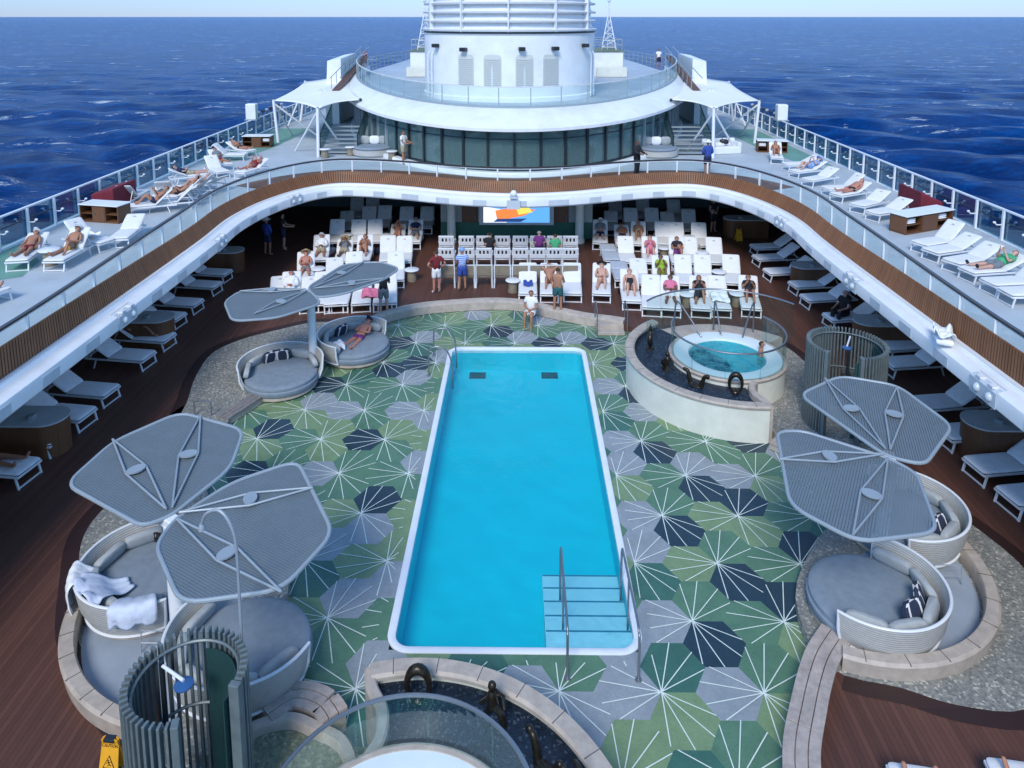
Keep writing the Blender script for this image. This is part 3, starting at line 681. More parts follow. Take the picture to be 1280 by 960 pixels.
# ================================================================== OBSERVATION LOUNGE
EA,EY=12.4,61.3
def ell(a,b,t): return Vector((a*sin(t),EY-b*cos(t),0))     # t=0 faces the pool
def earc(a,b,t0,t1,n): return [ell(a,b,t0+(t1-t0)*k/n) for k in range(n+1)]
t=T('observation_lounge','curved glass fronted lounge with a broad white roof rim beyond the pool balcony','lounge',(0,34,ZU))
B=1.25
arc=earc(12.0,27.4,-B,B,90)          # runs left to right, left normal points into the lounge
MB().sweep(earc(12.3,28.1,-B,B,90),[(-.02,3.40),(-.02,3.52),(.03,3.60),(.35,3.60),(.35,3.40)]).build('base_curb',WHITE,t,True,world=True)
MB().sweep(arc,[(-.01,3.6),(-.01,5.75),(.01,5.75),(.01,3.6)]).build('glass_front',GLASSL,t,world=True)
ms=resample(arc,1.22); nm=normals2(ms)
m_h=MB()
for z in (3.66,5.05): m_h.sweep(arc,[(-.03,z-.025),(-.03,z+.025),(.03,z+.025),(.03,z-.025)])
m_h.build('glazing_rail',DARKM,t,world=True)
for p,n in zip(ms,nm): MB().box((p.x-n.x*.03,p.y-n.y*.03,4.68),(.16,.11,2.15),math.atan2(n.y,n.x)).build('mullion',DARKM if abs(p.x)<6.5 else GMETAL,t,world=True)
# roof rim: lower lip -> upper lip
lo=earc(12.8,28.1,-B-.25,B+.25,110); up=earc(12.1,25.95,-B-.25,B+.25,110); n=len(lo)
rise=[.35*min(1,(abs(p.x)/12))**2 for p in lo]
m=MB(); vs=[]
for a,b,r in zip(lo,up,rise):
    mid=a.lerp(b,.5); vs+=[(a.x,a.y,5.50+r),(a.x,a.y,5.64+r),(mid.x,mid.y,6.03+r*1.1),(b.x,b.y,6.30+r*1.3),(b.x*.985,b.y+.35,6.30+r*1.3),(b.x*.985,b.y+.35,5.80)]
m.add(vs,[(i*6+k,(i+1)*6+k,(i+1)*6+(k+1)%6,i*6+(k+1)%6) for i in range(n-1) for k in range(6)]); m.build('roof_rim',WHITE,t,True,world=True,ang=50)
P=[(p.x*.99,p.y+.2) for p in up]; MB().prism(P+[(11,84),(-11,84)],6.05,6.28).build('roof_deck',[M('roof_deck_grey',(.40,.46,.52),.5,var=.12,scale=.6,dirt=.25)],t,world=True)
MB().prism([(p.x*.97,p.y+.8) for p in earc(12.2,27.0,-B,B,60)],ZU+.004,ZU+.03).build('lounge_floor',M('lounge_carpet',(.14,.16,.16),.9,var=.3),t,world=True)
m=MB().sweep(earc(8.5,18.5,-B,B,40),[(0,3.42),(0,6.0),(.2,6.0),(.2,3.42)]); m.build('inner_wall',M('lounge_inner',(.32,.38,.36),.7,var=.3,scale=1.),t,world=True)
MB().sweep(earc(11.9,27.0,-B,B,60),[(0,5.72),(0,5.76),(8,5.76),(8,5.72)]).build('ceiling',M('lounge_ceiling',(.6,.64,.62),.7),t,world=True)
# roof balustrade
ra=earc(12.0,25.75,-1.5,1.5,110); rz_=[.455*min(1,abs(p.x)/12)**2 for p in ra]
g=T('roof_balustrade','curved glass balustrade on top of the white lounge roof','railing',(0,35.6,6.3))
MB().sweep(ra,[(-.006,6.36),(-.006,7.28),(.006,7.28),(.006,6.36)],zs=rz_).build('glass_panel',GLASSG,g,world=True)
MB().sweep(ra,[(-.03,7.29),(-.03,7.35),(.03,7.35),(.03,7.29)],zs=rz_).build('handrail',M('pale_rail',(.55,.58,.58),.35),g,world=True)
MB().sweep(ra,[(-.08,6.3),(-.08,6.38),(.05,6.38),(.05,6.3)],zs=rz_).build('shoe',LGMETAL,g,world=True)
for p in resample(ra,1.55): MB().box((p.x,p.y,6.82+.455*min(1,abs(p.x)/12)**2),(.05,.05,.95)).build('post',LGMETAL,g,world=True)
# lounge chairs behind the glass
arm=T('armchair','dark armchair facing the pool behind the curved lounge glass','armchair',(0,0,0),0,'armchairs inside the lounge')
MB().box((0,0,.40),(.62,.6,.14)).build('seat',SEATD,arm,bevel=.03); MB().box((0,.28,.68),(.62,.1,.5)).build('backrest',SEATD,arm,bevel=.03)
for sx in(-.33,.33): MB().box((sx,0,.45),(.08,.6,.35)).build('armrest',SEATD,arm,bevel=.02)
for sx in(-.26,.26):
    for sy in(-.24,.24): MB().box((sx,sy,.17),(.05,.05,.33)).build('leg',STEEL,arm)
for k in range(15):
    tt=-.62+1.24*k/14; p=ell(10.9,25.2,tt); 
    o=arm if k==0 else copy_tree(arm); o.location=(p.x,p.y,ZU+.03); o.rotation_euler=(0,0,-tt*.6)
    side='in the middle' if k==7 else '%s from the middle on the %s'%(['first','second','third','fourth','fifth','sixth','seventh'][abs(k-7)-1],'left' if k<7 else 'right')
    o['label']='dark armchair behind the lounge glass, '+side
# ================================================================== FUNNEL
FC=(-.35,43.0)
f=T('ship_funnel','large white round funnel with louvre rings rising from the lounge roof','funnel',(FC[0],FC[1],6.28))
MB().lathe([(4.95,6.28),(4.95,6.5),(4.88,6.55),(4.88,9.72),(4.95,9.8)],72,FC).build('drum',WHITE,f,True,world=True)
MB().lathe([(4.90,9.8),(4.90,9.92),(4.6,9.92)],72,FC).build('shadow_gap',NAVYW,f,True,world=True)
z=9.92; r=4.95
for k in range(9):
    MB().lathe([(r-.55,z),(r+.02,z),(r+.06,z+.09),(r-.02,z+.12),(r-.22,z+.18),(r-.28,z+.42),(r-.3,z+.50)],72,FC,caps=False).build('louvre_ring',WHITE2,f,True,world=True,ang=25); z+=.47; r-=.035
MB().lathe([(4.3,9.9),(4.2,z),(3.6,z+.5),(0,z+.5)],48,FC).build('inner_shell',WHITE,f,True,world=True)
for a in (-150,-120,-90,-60,-30):
    A=rad(a); m=MB().box((FC[0]+4.86*cos(A),FC[1]+4.86*sin(A),12.0),(.22,.07,4.2),A); m.build('rib',WHITE2,f,world=True)
GR=M('funnel_grille',(.56,.58,.55),.7,var=.1,scale=20)
for px in (595,625,660.5,690):
    A=math.atan2(-1,0)+(px-642.5)/209*2*1.02; u=(px-642.5)/104.5; A=-PI/2+math.asin(u)
    m=MB(); Wd=.47; P=[(-Wd,0),(Wd,0),(Wd,1.45),(Wd*.8,1.62),(-Wd*.8,1.62),(-Wd,1.45)]
    vs=[]
    for x,zz in P:
        aa=A+x/4.9
        vs.append((FC[0]+4.90*cos(aa),FC[1]+4.90*sin(aa),7.12+zz))
    m.add(vs,[tuple(range(6))]); vs2=[(FC[0]+(v[0]-FC[0])*.985,FC[1]+(v[1]-FC[1])*.985,v[2]) for v in vs]; 
    m.add(vs+vs2,[(i,(i+1)%6,6+(i+1)%6,6+i) for i in range(6)]); g=m.build('grille',GR,f,world=True)
    m=MB()
    for k in range(14):
        zz=7.2+.1*k; m.tube([(FC[0]+4.92*cos(A+q),FC[1]+4.92*sin(A+q),zz) for q in (-.09,-.045,0,.045,.09)],.012,4)
    m.build('slats',GR,g,world=True)
for px,zz in ((561,9.15),(594,9.0),(657,9.05),(693,9.05),(728,9.15)):
    u=max(-.97,min(.97,(px-642.5)/104.5)); A=-PI/2+math.asin(u); c=(FC[0]+5.05*cos(A),FC[1]+5.05*sin(A),zz)
    m=MB().box(c,(.3,.34,.2),A); m.build('floodlight',BLACK,f,world=True,bevel=.03)
for px in(553,738):
    u=(px-642.5)/104.5; A=-PI/2+math.asin(u); m=MB()
    c=lambda q,rr,zz:(FC[0]+rr*cos(A+q),FC[1]+rr*sin(A+q),zz)
    for q in(-.05,.05): m.tube([c(q,5.05,6.35),c(q,5.05,8.6),c(q,4.95,8.8)],.03,6)
    for k in range(8): m.tube([c(-.05,5.05,6.6+.27*k),c(.05,5.05,6.6+.27*k)],.018,5)
    m.build('access_ladder',WHITE2,f,world=True)
# deckhouse and far rails behind the funnel
for s in(-1,1):
    dh=T('roof_deckhouse','low pale deckhouse with a railed top on the lounge roof '+('left' if s<0 else 'right')+' of the funnel','deckhouse',(s*6.6,57,6.28))
    MB().box((s*6.3,58,7.2),(3.2,6,1.85)).build('house_wall',WHITE,dh,world=True,bevel=.05)
    MB().box((s*6.3,58,8.16),(3.4,6.2,.06)).build('house_roof',M('olive_roof',(.16,.19,.12),.7,var=.2),dh,world=True)
    m=MB(); P=[(s*4.8,55.1),(s*7.8,55.1),(s*7.8,60.9),(s*4.8,60.9)]
    for z in(8.6,9.0): m.tube([(x,y,z) for x,y in P],.03,6,True)
    for x,y in P+[(s*6.3,55.1),(s*7.8,57.5)]: m.tube([(x,y,8.19),(x,y,9.0)],.03,6)
    m.build('roof_rail',LGMETAL,dh,world=True)
    MB().box((s*7.0,54.5,6.65),(2.2,.5,.7)).build('locker',CREAM,dh,world=True,bevel=.03)
    # lattice mast
    mt=T('lattice_mast','slim white lattice mast standing '+('left' if s<0 else 'right')+' of the funnel','mast',(s*6.95,56.5,8.19)); m=MB(); c=(s*6.95,56.5)
    legs=[(-.55,-.4),(.55,-.4),(0,.6)]
    for k,(a,b) in enumerate(legs): m.tube([(c[0]+a,c[1]+b,8.19),(c[0]+a*.12,c[1]+b*.12,10.8)],.04,6)
    for q in range(5):
        f0=1-.176*q*1.0; z0=8.4+.5*q; f1=max(.1,f0-.17)
        for k in range(3):
            a=legs[k];b=legs[(k+1)%3]; m.tube([(c[0]+a[0]*f0,c[1]+a[1]*f0,z0),(c[0]+b[0]*f1,c[1]+b[1]*f1,z0+.5)],.02,5); m.tube([(c[0]+a[0]*f0,c[1]+a[1]*f0,z0),(c[0]+b[0]*f0,c[1]+b[1]*f0,z0)],.02,5)
    m.build('lattice',WHITE2,mt,world=True)
    m=MB().tube([(c[0],c[1],10.7),(c[0],c[1],13.2)],.05,8); m.box((c[0],c[1],11.4),(.5,.08,.08)); m.ball((c[0],c[1],11.9),(.13,.13,.17),10,8); m.build('pole',WHITE2,mt,world=True)
    m=MB().tube([(c[0],c[1],12.6),(c[0]-s*3,c[1]-8,13.6)],.015,4); m.build('stay_wire',LGMETAL,mt,world=True)
    # far roof rail
    fr=T('roof_rail','pale rail along the far '+('left' if s<0 else 'right')+' edge of the lounge roof','railing',(s*11.6,66,6.28)); m=MB()
    P=[Vector((s*12.3,61.5,0)),Vector((s*12.1,66,0)),Vector((s*11.4,72,0)),Vector((s*9.5,79,0)),Vector((s*5,83,0)),Vector((0,83.6,0))]; P=catmull(P,4)
    for z in(6.6,6.95,7.3): m.tube([(p.x,p.y,z) for p in P],.03,5)
    for p in resample(P,1.4): m.tube([(p.x,p.y,6.25),(p.x,p.y,7.3)],.03,5)
    m.build('rail_tubes',LGMETAL,fr,world=True)
    # tall wind screen with brown gangway at the side of the roof
    ws=T('wind_screen','tall white slanted wind screen at the '+('left' if s<0 else 'right')+' end of the lounge roof','screen wall',(s*13.4,54,ZU))
    a=[(s*11.75,49.5,6.2),(s*12.75,49.5,6.2),(s*12.65,49.5,7.75),(s*11.75,49.5,7.9)]; m=MB(); vs=a+[(x+s*.3,y+6,z+.1) for x,y,z in a]
    m.add(vs,[(0,1,2,3),(7,6,5,4),(0,4,5,1),(1,5,6,2),(2,6,7,3),(3,7,4,0)]); m.build('screen_panel',WHITE,ws,world=True)
    m=MB(); m.bar((s*11.15,45.5,6.15),(s*11.75,57.5,7.6),.45,.08); m.build('gangway',M('gangway_brown',(.12,.06,.04),.6,var=.2),ws,world=True)
    m=MB()
    for d in(-.3,.3): m.tube([(s*11.15+d,45.5,6.95),(s*11.75+d,57.5,8.4)],.03,6)
    for k in range(8): 
        y=45.8+1.6*k; z=6.2+(y-45.5)*.121; x=s*11.15+s*(y-45.5)*.05-.3; m.tube([(x,y,z),(x,y,z+.8)],.025,5)
    m.build('gangway_rail',LGMETAL,ws,world=True)
    MB().box((s*12.6,53.5,4.8),(.9,6.5,2.8)).build('house_wall',WHITE,ws,world=True)
# ================================================================== SAIL CANOPIES
for s in(-1,1):
    side='left' if s<0 else 'right'
    c=T('sail_canopy','white tensioned sail canopy on slanted posts on the '+side+' of the lounge','canopy',(s*11.5,42,ZU))
    E=Vector((s*14.1,42.7,5.85)); D=Vector((s*10.3,38.2,5.95)); C=Vector((s*8.65,41.0,6.1)); Bq=Vector((s*12.3,54,6.55)); A=Vector((s*14.9,52,6.15))
    corners=[E,D,C,Bq,A]; cen=sum(corners,Vector((0,0,0)))/5+Vector((0,0,.12)); m=MB(); n=8; rim=[]
    for i in range(5):
        a,b=corners[i],corners[(i+1)%5]
        for k in range(n):
            u=k/n; p=a.lerp(b,u); rim.append(p.lerp(cen,.11*4*u*(1-u)))
    vs=[];K=len(rim);rings=7
    for r in range(rings+1):
        q=r/rings
        for p in rim:
            v=p.lerp(cen,q); v.z-=.45*q*(1-q)*(1 if r else 0); vs.append(v)
    m.add(vs,[(r*K+k,r*K+(k+1)%K,(r+1)*K+(k+1)%K,(r+1)*K+k) for r in range(rings) for k in range(K)])
    o=m.build('sail',M('sail_fabric_'+side,(.78,.79,.78),.75,var=.03),c,True,world=True,ang=80)
    sm=o.modifiers.new('thick','SOLIDIFY'); sm.thickness=.03
    m=MB()
    for v in corners: m.ball(v,(.09,.09,.09),8,6)
    m.build('corner_fitting',DARKM,c,world=True)
    for top,foot in ((E,(s*13.9,42.6)),(D,(s*10.3,38.0)),(A,(s*15.2,51.5))):
        pl=MB().tube([(foot[0],foot[1],ZU),(top.x,top.y,top.z+.05)],.085,10); pl.build('post',WHITE2,c,True,world=True)
        d=Vector((foot[0]-cen.x,foot[1]-cen.y,0)).normalized(); 
        for q in(-.5,.5):
            tt=Vector((-d.y,d.x,0))*q
            st=MB().tube([(foot[0]-d.x*2.2+tt.x*2.6,foot[1]-d.y*2.2+tt.y*2.6,ZU),(top.x,top.y,top.z-.15)],.055,8); st.build('strut',WHITE2,c,True,world=True)
    # stairs with dark glass flanks
    sg=T('deck_stair','white open stair with dark glass side panels beside the '+side+' end of the lounge','stairs',(s*9.4,41,ZU))
    for k in range(7): MB().box((s*(9.35),38.9+.34*k,ZU+.12+.18*k),(1.9,.34,.05)).build('tread',LGMETAL,sg,world=True)
    for x in(8.35,10.35): 
        m=MB(); P=[(38.6,ZU+.05),(38.6,ZU+1.05),(41.3,ZU+2.35),(41.3,ZU+1.3)]; m.add([(s*x,y,z) for y,z in P]+[(s*x+.03,y,z) for y,z in P],[(0,1,2,3),(7,6,5,4),(0,4,5,1),(1,5,6,2),(2,6,7,3),(3,7,4,0)]); m.build('side_panel',GLASSL,sg,world=True)
        MB().tube([(s*x,38.6,ZU+1.08),(s*x,41.3,ZU+2.38)],.035,6).build('handrail',DARKM,sg,world=True)
        MB().tube([(s*x,38.6,ZU),(s*x,38.6,ZU+1.1)],.04,6).build('newel_post',DARKM,sg,world=True)
    # storage chest on the side rail, mounted equipment box
    bx=T('equipment_box','tall white equipment box on the '+side+' side rail near the canopy','box',(s*15.95,43,4.5))
    e=Vector((s*16.05,44.5,0)); MB().box((e.x,e.y,4.98),(.62,.5,.95)).build('box_body',WHITE,bx,world=True,bevel=.05); MB().box((e.x,e.y,4.49),(.75,.6,.06)).build('shelf',LGMETAL,bx,world=True)
    for k in range(7):
        y=e.y+1.0+.75*k; o=T('rail_lamp','small dark lamp head clamped on top of the '+side+' side rail','lamp',(s*16.0,y,4.49),0,'dark lamp heads along the '+side+' side rail')
        MB().tube([(s*16,y,4.49),(s*16,y,4.7)],.03,6).build('stem',DARKM,o,world=True); MB().ball((s*16,y,4.78),(.13,.10,.10),8,6).build('lamp_head',DARKM if k%2 else GMETAL,o,world=True)
# ================================================================== HOT TUBS
JOINT=M('coping_joint',(.09,.085,.08),.8)
def hot_tub(cx,cy,rot,label,lab2,statues):
    t=T('hot_tub',label,'hot tub',(cx,cy,0),rot)
    # local frame: moat wall spans angles A0..A1 (the far right tub's own directions)
    A0,A1=rad(128),rad(273); R=3.0; tc=(-.12,-.05)
    MB().lathe([(R,.0),(R,.92),(R-.15,.92),(R-.15,.0)],60,(0,0),A0,A1,closed=True).build('moat_wall',CREAM,t,True)
    w_=MB().lathe([(R+.04,.92),(R+.05,.97),(R+.02,1.01),(R-.20,1.01),(R-.24,.97),(R-.24,.92)],60,(0,0),A0,A1,closed=True); w_.build('moat_coping',STONE,t,True)
    for k in range(11):
        a=A0+(A1-A0)*(k+.5)/11; MB().box(((R-.09)*cos(a),(R-.09)*sin(a),1.008),(.28,.012,.008),a).build('coping_joint',JOINT,t)
    n=44; P=[((R-.16)*cos(A0+(A1-A0)*k/n),(R-.16)*sin(A0+(A1-A0)*k/n)) for k in range(n+1)]+[(tc[0],tc[1]-1.3),(tc[0],tc[1])]
    MB().prism(P,.3,.80,bottom=False).build('moat_pebbles',MOAT,t)
    # curved end wall
    e=[Vector((R*cos(A1),R*sin(A1)+.02,0)),Vector((.14,-2.65,0)),Vector((-.0,-2.25,0)),Vector((.05,-1.85,0)),Vector((.2,-1.62,0))]
    m=MB().sweep(catmull(e,6),[(-.09,0),(-.09,.95),(-.06,.985),(.06,.985),(.09,.95),(.09,0)]); m.build('end_wall',STONE,t,True)
    MB().lathe([(1.62,.0),(1.62,.90),(1.52,.90),(1.52,.0)],64,tc,closed=True).build('tub_wall',CREAM,t,True)
    MB().lathe([(1.64,.90),(1.66,.96),(1.62,1.0),(1.53,1.0),(1.51,.9)],64,tc,closed=True).build('tub_coping',STONE,t,True)
    MB().lathe([(1.53,.985),(1.28,.99),(1.10,.96),(1.06,.86),(1.02,.62),(.62,.60),(.58,.3),(0,.3)],64,tc,caps=False).build('tub_shell',TUBP,t,True)
    MB().lathe([(1.085,.90),(0,.90)],64,tc).build('tub_water',TUBW,t)
    # glass screen round the tub with its rail
    gr=1.60; g0,g1=rad(150),rad(395)
    GA=[Vector((tc[0]+gr*cos(g0+(g1-g0)*k/50),tc[1]+gr*sin(g0+(g1-g0)*k/50),0)) for k in range(51)]
    MB().sweep(GA,[(-.006,1.0),(-.006,1.73),(.006,1.73),(.006,1.0)]).build('glass_screen',GLASSG,t)
    MB().tube([(p.x,p.y,1.75) for p in GA],.028,8).build('glass_rail',STEEL,t,True)
    for k in range(0,51,7): 
        p=GA[k]; MB().box((p.x,p.y,1.36),(.03,.03,.72),g0+(g1-g0)*k/50).build('glass_post',GLASSG,t)
    # outer windscreen at the back
    OA=[Vector((2.75*cos(a),2.75*sin(a),0)) for a in [rad(32+110*k/36) for k in range(37)]]
    MB().sweep(OA,[(-.006,.7),(-.006,1.88),(.006,1.88),(.006,.7)]).build('wind_glass',GLASSG,t); MB().tube([(p.x,p.y,1.9) for p in OA],.028,8).build('wind_rail',STEEL,t,True)
    MB().lathe([(2.82,.18),(2.82,.66),(2.7,.70),(2.1,.70),(2.1,.18)],40,(0,0),rad(40),rad(128),closed=True).build('entry_ledge',STONE,t,True)
    for q,(a,r0,r1) in enumerate(((118,2.5,1.25),(88,2.2,1.2),(58,2.5,1.25))):
        A=rad(a); p=lambda r,z:(r*cos(A),r*sin(A),z)
        MB().tube(catmull([p(r0,.7),p(r0-.02,1.55),p(r0-.15,1.72),p((r0+r1)/2,1.45),p(r1+.1,1.08),p(r1,.98),p(r1+.03,.82)],5),.026,8).build('entry_handrail',STEEL,t,True)
    st=[]
    for kind,a,r,lb in statues:
        A=rad(a); c=Vector((r*cos(A),r*sin(A),.80)); q=Matrix.Rotation(rot,4,'Z')@c; o=T('bronze_sculpture',lb,'sculpture',(cx+q.x,cy+q.y,.80),rot+A+PI/2,'bronze sculptures in the pebble moats')
        m=MB()
        if kind=='ring':
            m.tube([(.30*sin(2*PI*k/20),.0,.36+.34*cos(2*PI*k/20)) for k in range(20)],[.075+.03*cos(2*PI*k/20) for k in range(20)],10,True); m.ball((0,0,.05),(.2,.14,.08),12,6)
        elif kind=='horse':
            m.tube(catmull([(.1,0,.02),(-.1,0,.06),(-.12,0,.2),(.08,0,.32),(.12,0,.5),(-.02,0,.68),(-.06,0,.84),(.05,0,.95),(.2,0,.9)],5),[.045+.06*math.sin(PI*min(1,k/36)) for k in range(41)],10); m.box((-.1,0,.92),(.05,.04,.16)); m.ball((0,0,.03),(.22,.16,.06),12,6)
        elif kind=='figure':
            m.tube(catmull([(-.22,0,.05),(-.18,.05,.3),(0,.02,.36),(.16,-.05,.1)],5),[.07]*16,8); m.tube(catmull([(0,0,.34),(.04,0,.52),(.02,0,.66)],5),[.11,.11,.11,.11,.1,.1,.1,.09,.08,.06,.05],8); m.ball((.03,0,.76),(.085,.08,.1),10,8); m.tube([(.05,.1,.6),(.2,.14,.45),(.28,.02,.3)],.04,6); m.tube([(.05,-.1,.6),(-.12,-.16,.45),(-.2,-.06,.3)],.04,6)
        else:
            m.tube(catmull([(-.42,0,.45),(-.36,0,.5),(-.26,0,.28),(-.18,0,.06),(0,0,.04),(.2,0,.06),(.26,0,.26),(.34,0,.46),(.42,0,.5)],5),[.05+.04*math.sin(PI*k/40) for k in range(41)],10); m.ball((-.45,0,.5),(.09,.06,.07),10,6); m.ball((.45,0,.5),(.08,.07,.09),10,6); m.ball((0,0,.03),(.3,.16,.06),12,6)
        m.v=[Vector((v.x*(.55 if kind=='ring' else .75),v.y*.75,v.z*.75)) for v in m.v]; m.build('bronze_body',BRONZE,o,True); st.append(o)
    return t
hot_tub(6.4,20.45,0,'large raised hot tub with glass rail and cream wall right of the pool',None,[('horse',164,2.32,'upright curled bronze seahorse sculpture in the moat of the right hot tub'),('figure',203,2.2,'crouching bronze figure sculpture beside the seahorse in the right hot tub moat'),('beast',229,2.1,'bronze sculpture with two raised ends in the right hot tub moat'),('ring',258,2.0,'standing bronze ring sculpture at the front of the right hot tub')])
hot_tub(-1.22,6.98,rad(192),'hot tub with glass rail and dark pebble moat at the near end of the pool',None,[('ring',258,2.5,'bronze arch sculpture in the near moat closest to the pool coping'),('figure',231,2.45,'small bronze crouching sculpture in the near hot tub moat'),('beast',207,2.35,'bronze sculpture with two raised ends in the near moat'),('horse',190,2.4,'bronze seahorse sculpture at the right of the near moat')])
# ================================================================== BUTTERFLY SHADES
def clip_strip(poly,o,d,h):
    # part of a convex 2D polygon within +-h of the line o+d*t
    n=Vector((-d.y,d.x)); P=poly
    for sgn in(1,-1):
        out=[]
        for a,b in zip(P,P[1:]+P[:1]):
            da=h-sgn*n.dot(a-o); db=h-sgn*n.dot(b-o)
            if da>=0: out.append(a)
            if da*db<0: out.append(a.lerp(b,da/(da-db)))
        P=out
        if len(P)<3: return None
    return P
def petal(par,outline,hub,tips,zf,ang):
    P2=[Vector((p[0],p[1])) for p in outline]
    def up(p): return Vector((p.x,p.y,zf(p)))
    # rounded outline
    N=len(P2); R=[]
    for i in range(N):
        a,b,c=P2[i-1],P2[i],P2[(i+1)%N]; da=(a-b);dc=(c-b); r=min(.32,da.length*.42,dc.length*.42)
        p0=b+da.normalized()*r; p1=b+dc.normalized()*r
        for k in range(6):
            u=k/5; R.append((p0.lerp(b,u)).lerp(b.lerp(p1,u),u))
    pt=T_part('petal_frame',MB().tube([up(p) for p in R],.034,8,True),LGMETAL,par)
    # louvres
    d=Vector((cos(ang),sin(ang))); n=Vector((-d.y,d.x)); c=sum(P2,Vector((0,0)))/N; m=MB()
    hull=R
    for k in range(-60,61):
        o=c+n*(k*.046); S=clip_strip(hull,o,d,.0193)
        if not S: continue
        M_=len(S); vs=[up(p) for p in S]+[up(p)-Vector((0,0,.014)) for p in S]
        vs=[v+Vector((0,0,.006)) for v in vs]
        m.add(vs,[tuple(range(M_)),tuple(range(2*M_-1,M_-1,-1))]+[(i,M_+i,M_+(i+1)%M_,(i+1)%M_) for i in range(M_)])
    T_part('louvre_panel',m,LOUV,par)
    # diamond ribs
    h=Vector(hub)
    for tp in tips:
        e=Vector(tp); a=h.lerp(e,.06); mid=h.lerp(e,.55); dd=(e-h).normalized(); q=Vector((-dd.y,dd.x))*.17
        m=MB(); zz=Vector((0,0,.05))
        for sgn in(1,-1): m.tube([up(a)+zz,up(mid+q*sgn)+zz,up(e)+zz],.019,6)
        rib=T_part('diamond_rib',m,LGMETAL,par)
        m=MB().prism([mid+q*.98*cos(k*PI/8)+dd*.115*sin(k*PI/8) for k in range(16)],0,.03); z0=zf(mid)+.05; m.v=[Vector((v.x,v.y,v.z+z0)) for v in m.v]; b=m.build('lamp_plate',LGMETAL,rib,world=False)
        b.matrix_parent_inverse=Matrix(); m=None
        inv=-par.location; 
        for v in b.data.vertices: v.co+=inv
def T_part(name,m,mat,par,smooth=True): return m.build(name,mat,par,smooth,world=True)
def shade(hub,base,petals,label,zh=2.5):
    t=T('butterfly_shade',label,'sunshade',(hub[0],hub[1],base))
    MB().lathe([(.17,base),(.17,base+.03),(.12,base+.06),(.12,zh-.05)],18,(hub[0],hub[1])).build('pole',WHITE2,t,True,world=True)
    MB().box((hub[0],hub[1],zh),(.42,.2,.16),petals[0][2]).build('hub_bracket',WHITE2,t,world=True,bevel=.02)
    for out,tips,ang,tilt in petals:
        zf=lambda p,tilt=tilt:zh+.08+tilt*((p.x-hub[0])**2+(p.y-hub[1])**2)**.5
        petal(t,[at(*q,zh+.12)[:2] for q in out],hub,[at(*q,zh+.12)[:2] for q in tips],zf,ang)
hL=at(213,648,2.55); hR=at(1112,572,2.55); hM=at(388,364,2.55)
shade((hL.x,hL.y),.2,[([(82,606),(142,553),(225,517),(305,538),(288,585),(214,642),(178,656)],[(141,553),(251,523)],rad(150),.02),([(219,646),(290,602),(372,576),(417,668),(352,739),(226,755),(194,680)],[(391,613),(352,745)],rad(-30),.02)],'grey louvred sunshade with two butterfly petals at the near left of the pool')
shade((hR.x,hR.y),.2,[([(999,494),(1050,471),(1122,483),(1191,533),(1156,580),(1108,568)],[(1031,476),(1121,487)],rad(70),.02),([(971,540),(1002,538),(1112,571),(1146,590),(1173,666),(1072,679),(988,634)],[(974,577),(1066,673)],rad(-120),.02)],'grey louvred sunshade with two butterfly petals over the right daybeds')
shade((hM.x,hM.y),.2,[([(280,376),(300,362),(350,360),(388,362),(402,378),(345,396),(290,400)],[(300,364),(318,392)],rad(190),.0),([(384,358),(430,329),(475,326),(500,334),(480,348),(430,366),(395,371)],[(455,327),(480,348)],rad(30),.0)],'grey louvred sunshade with two butterfly petals at the far left of the pool')
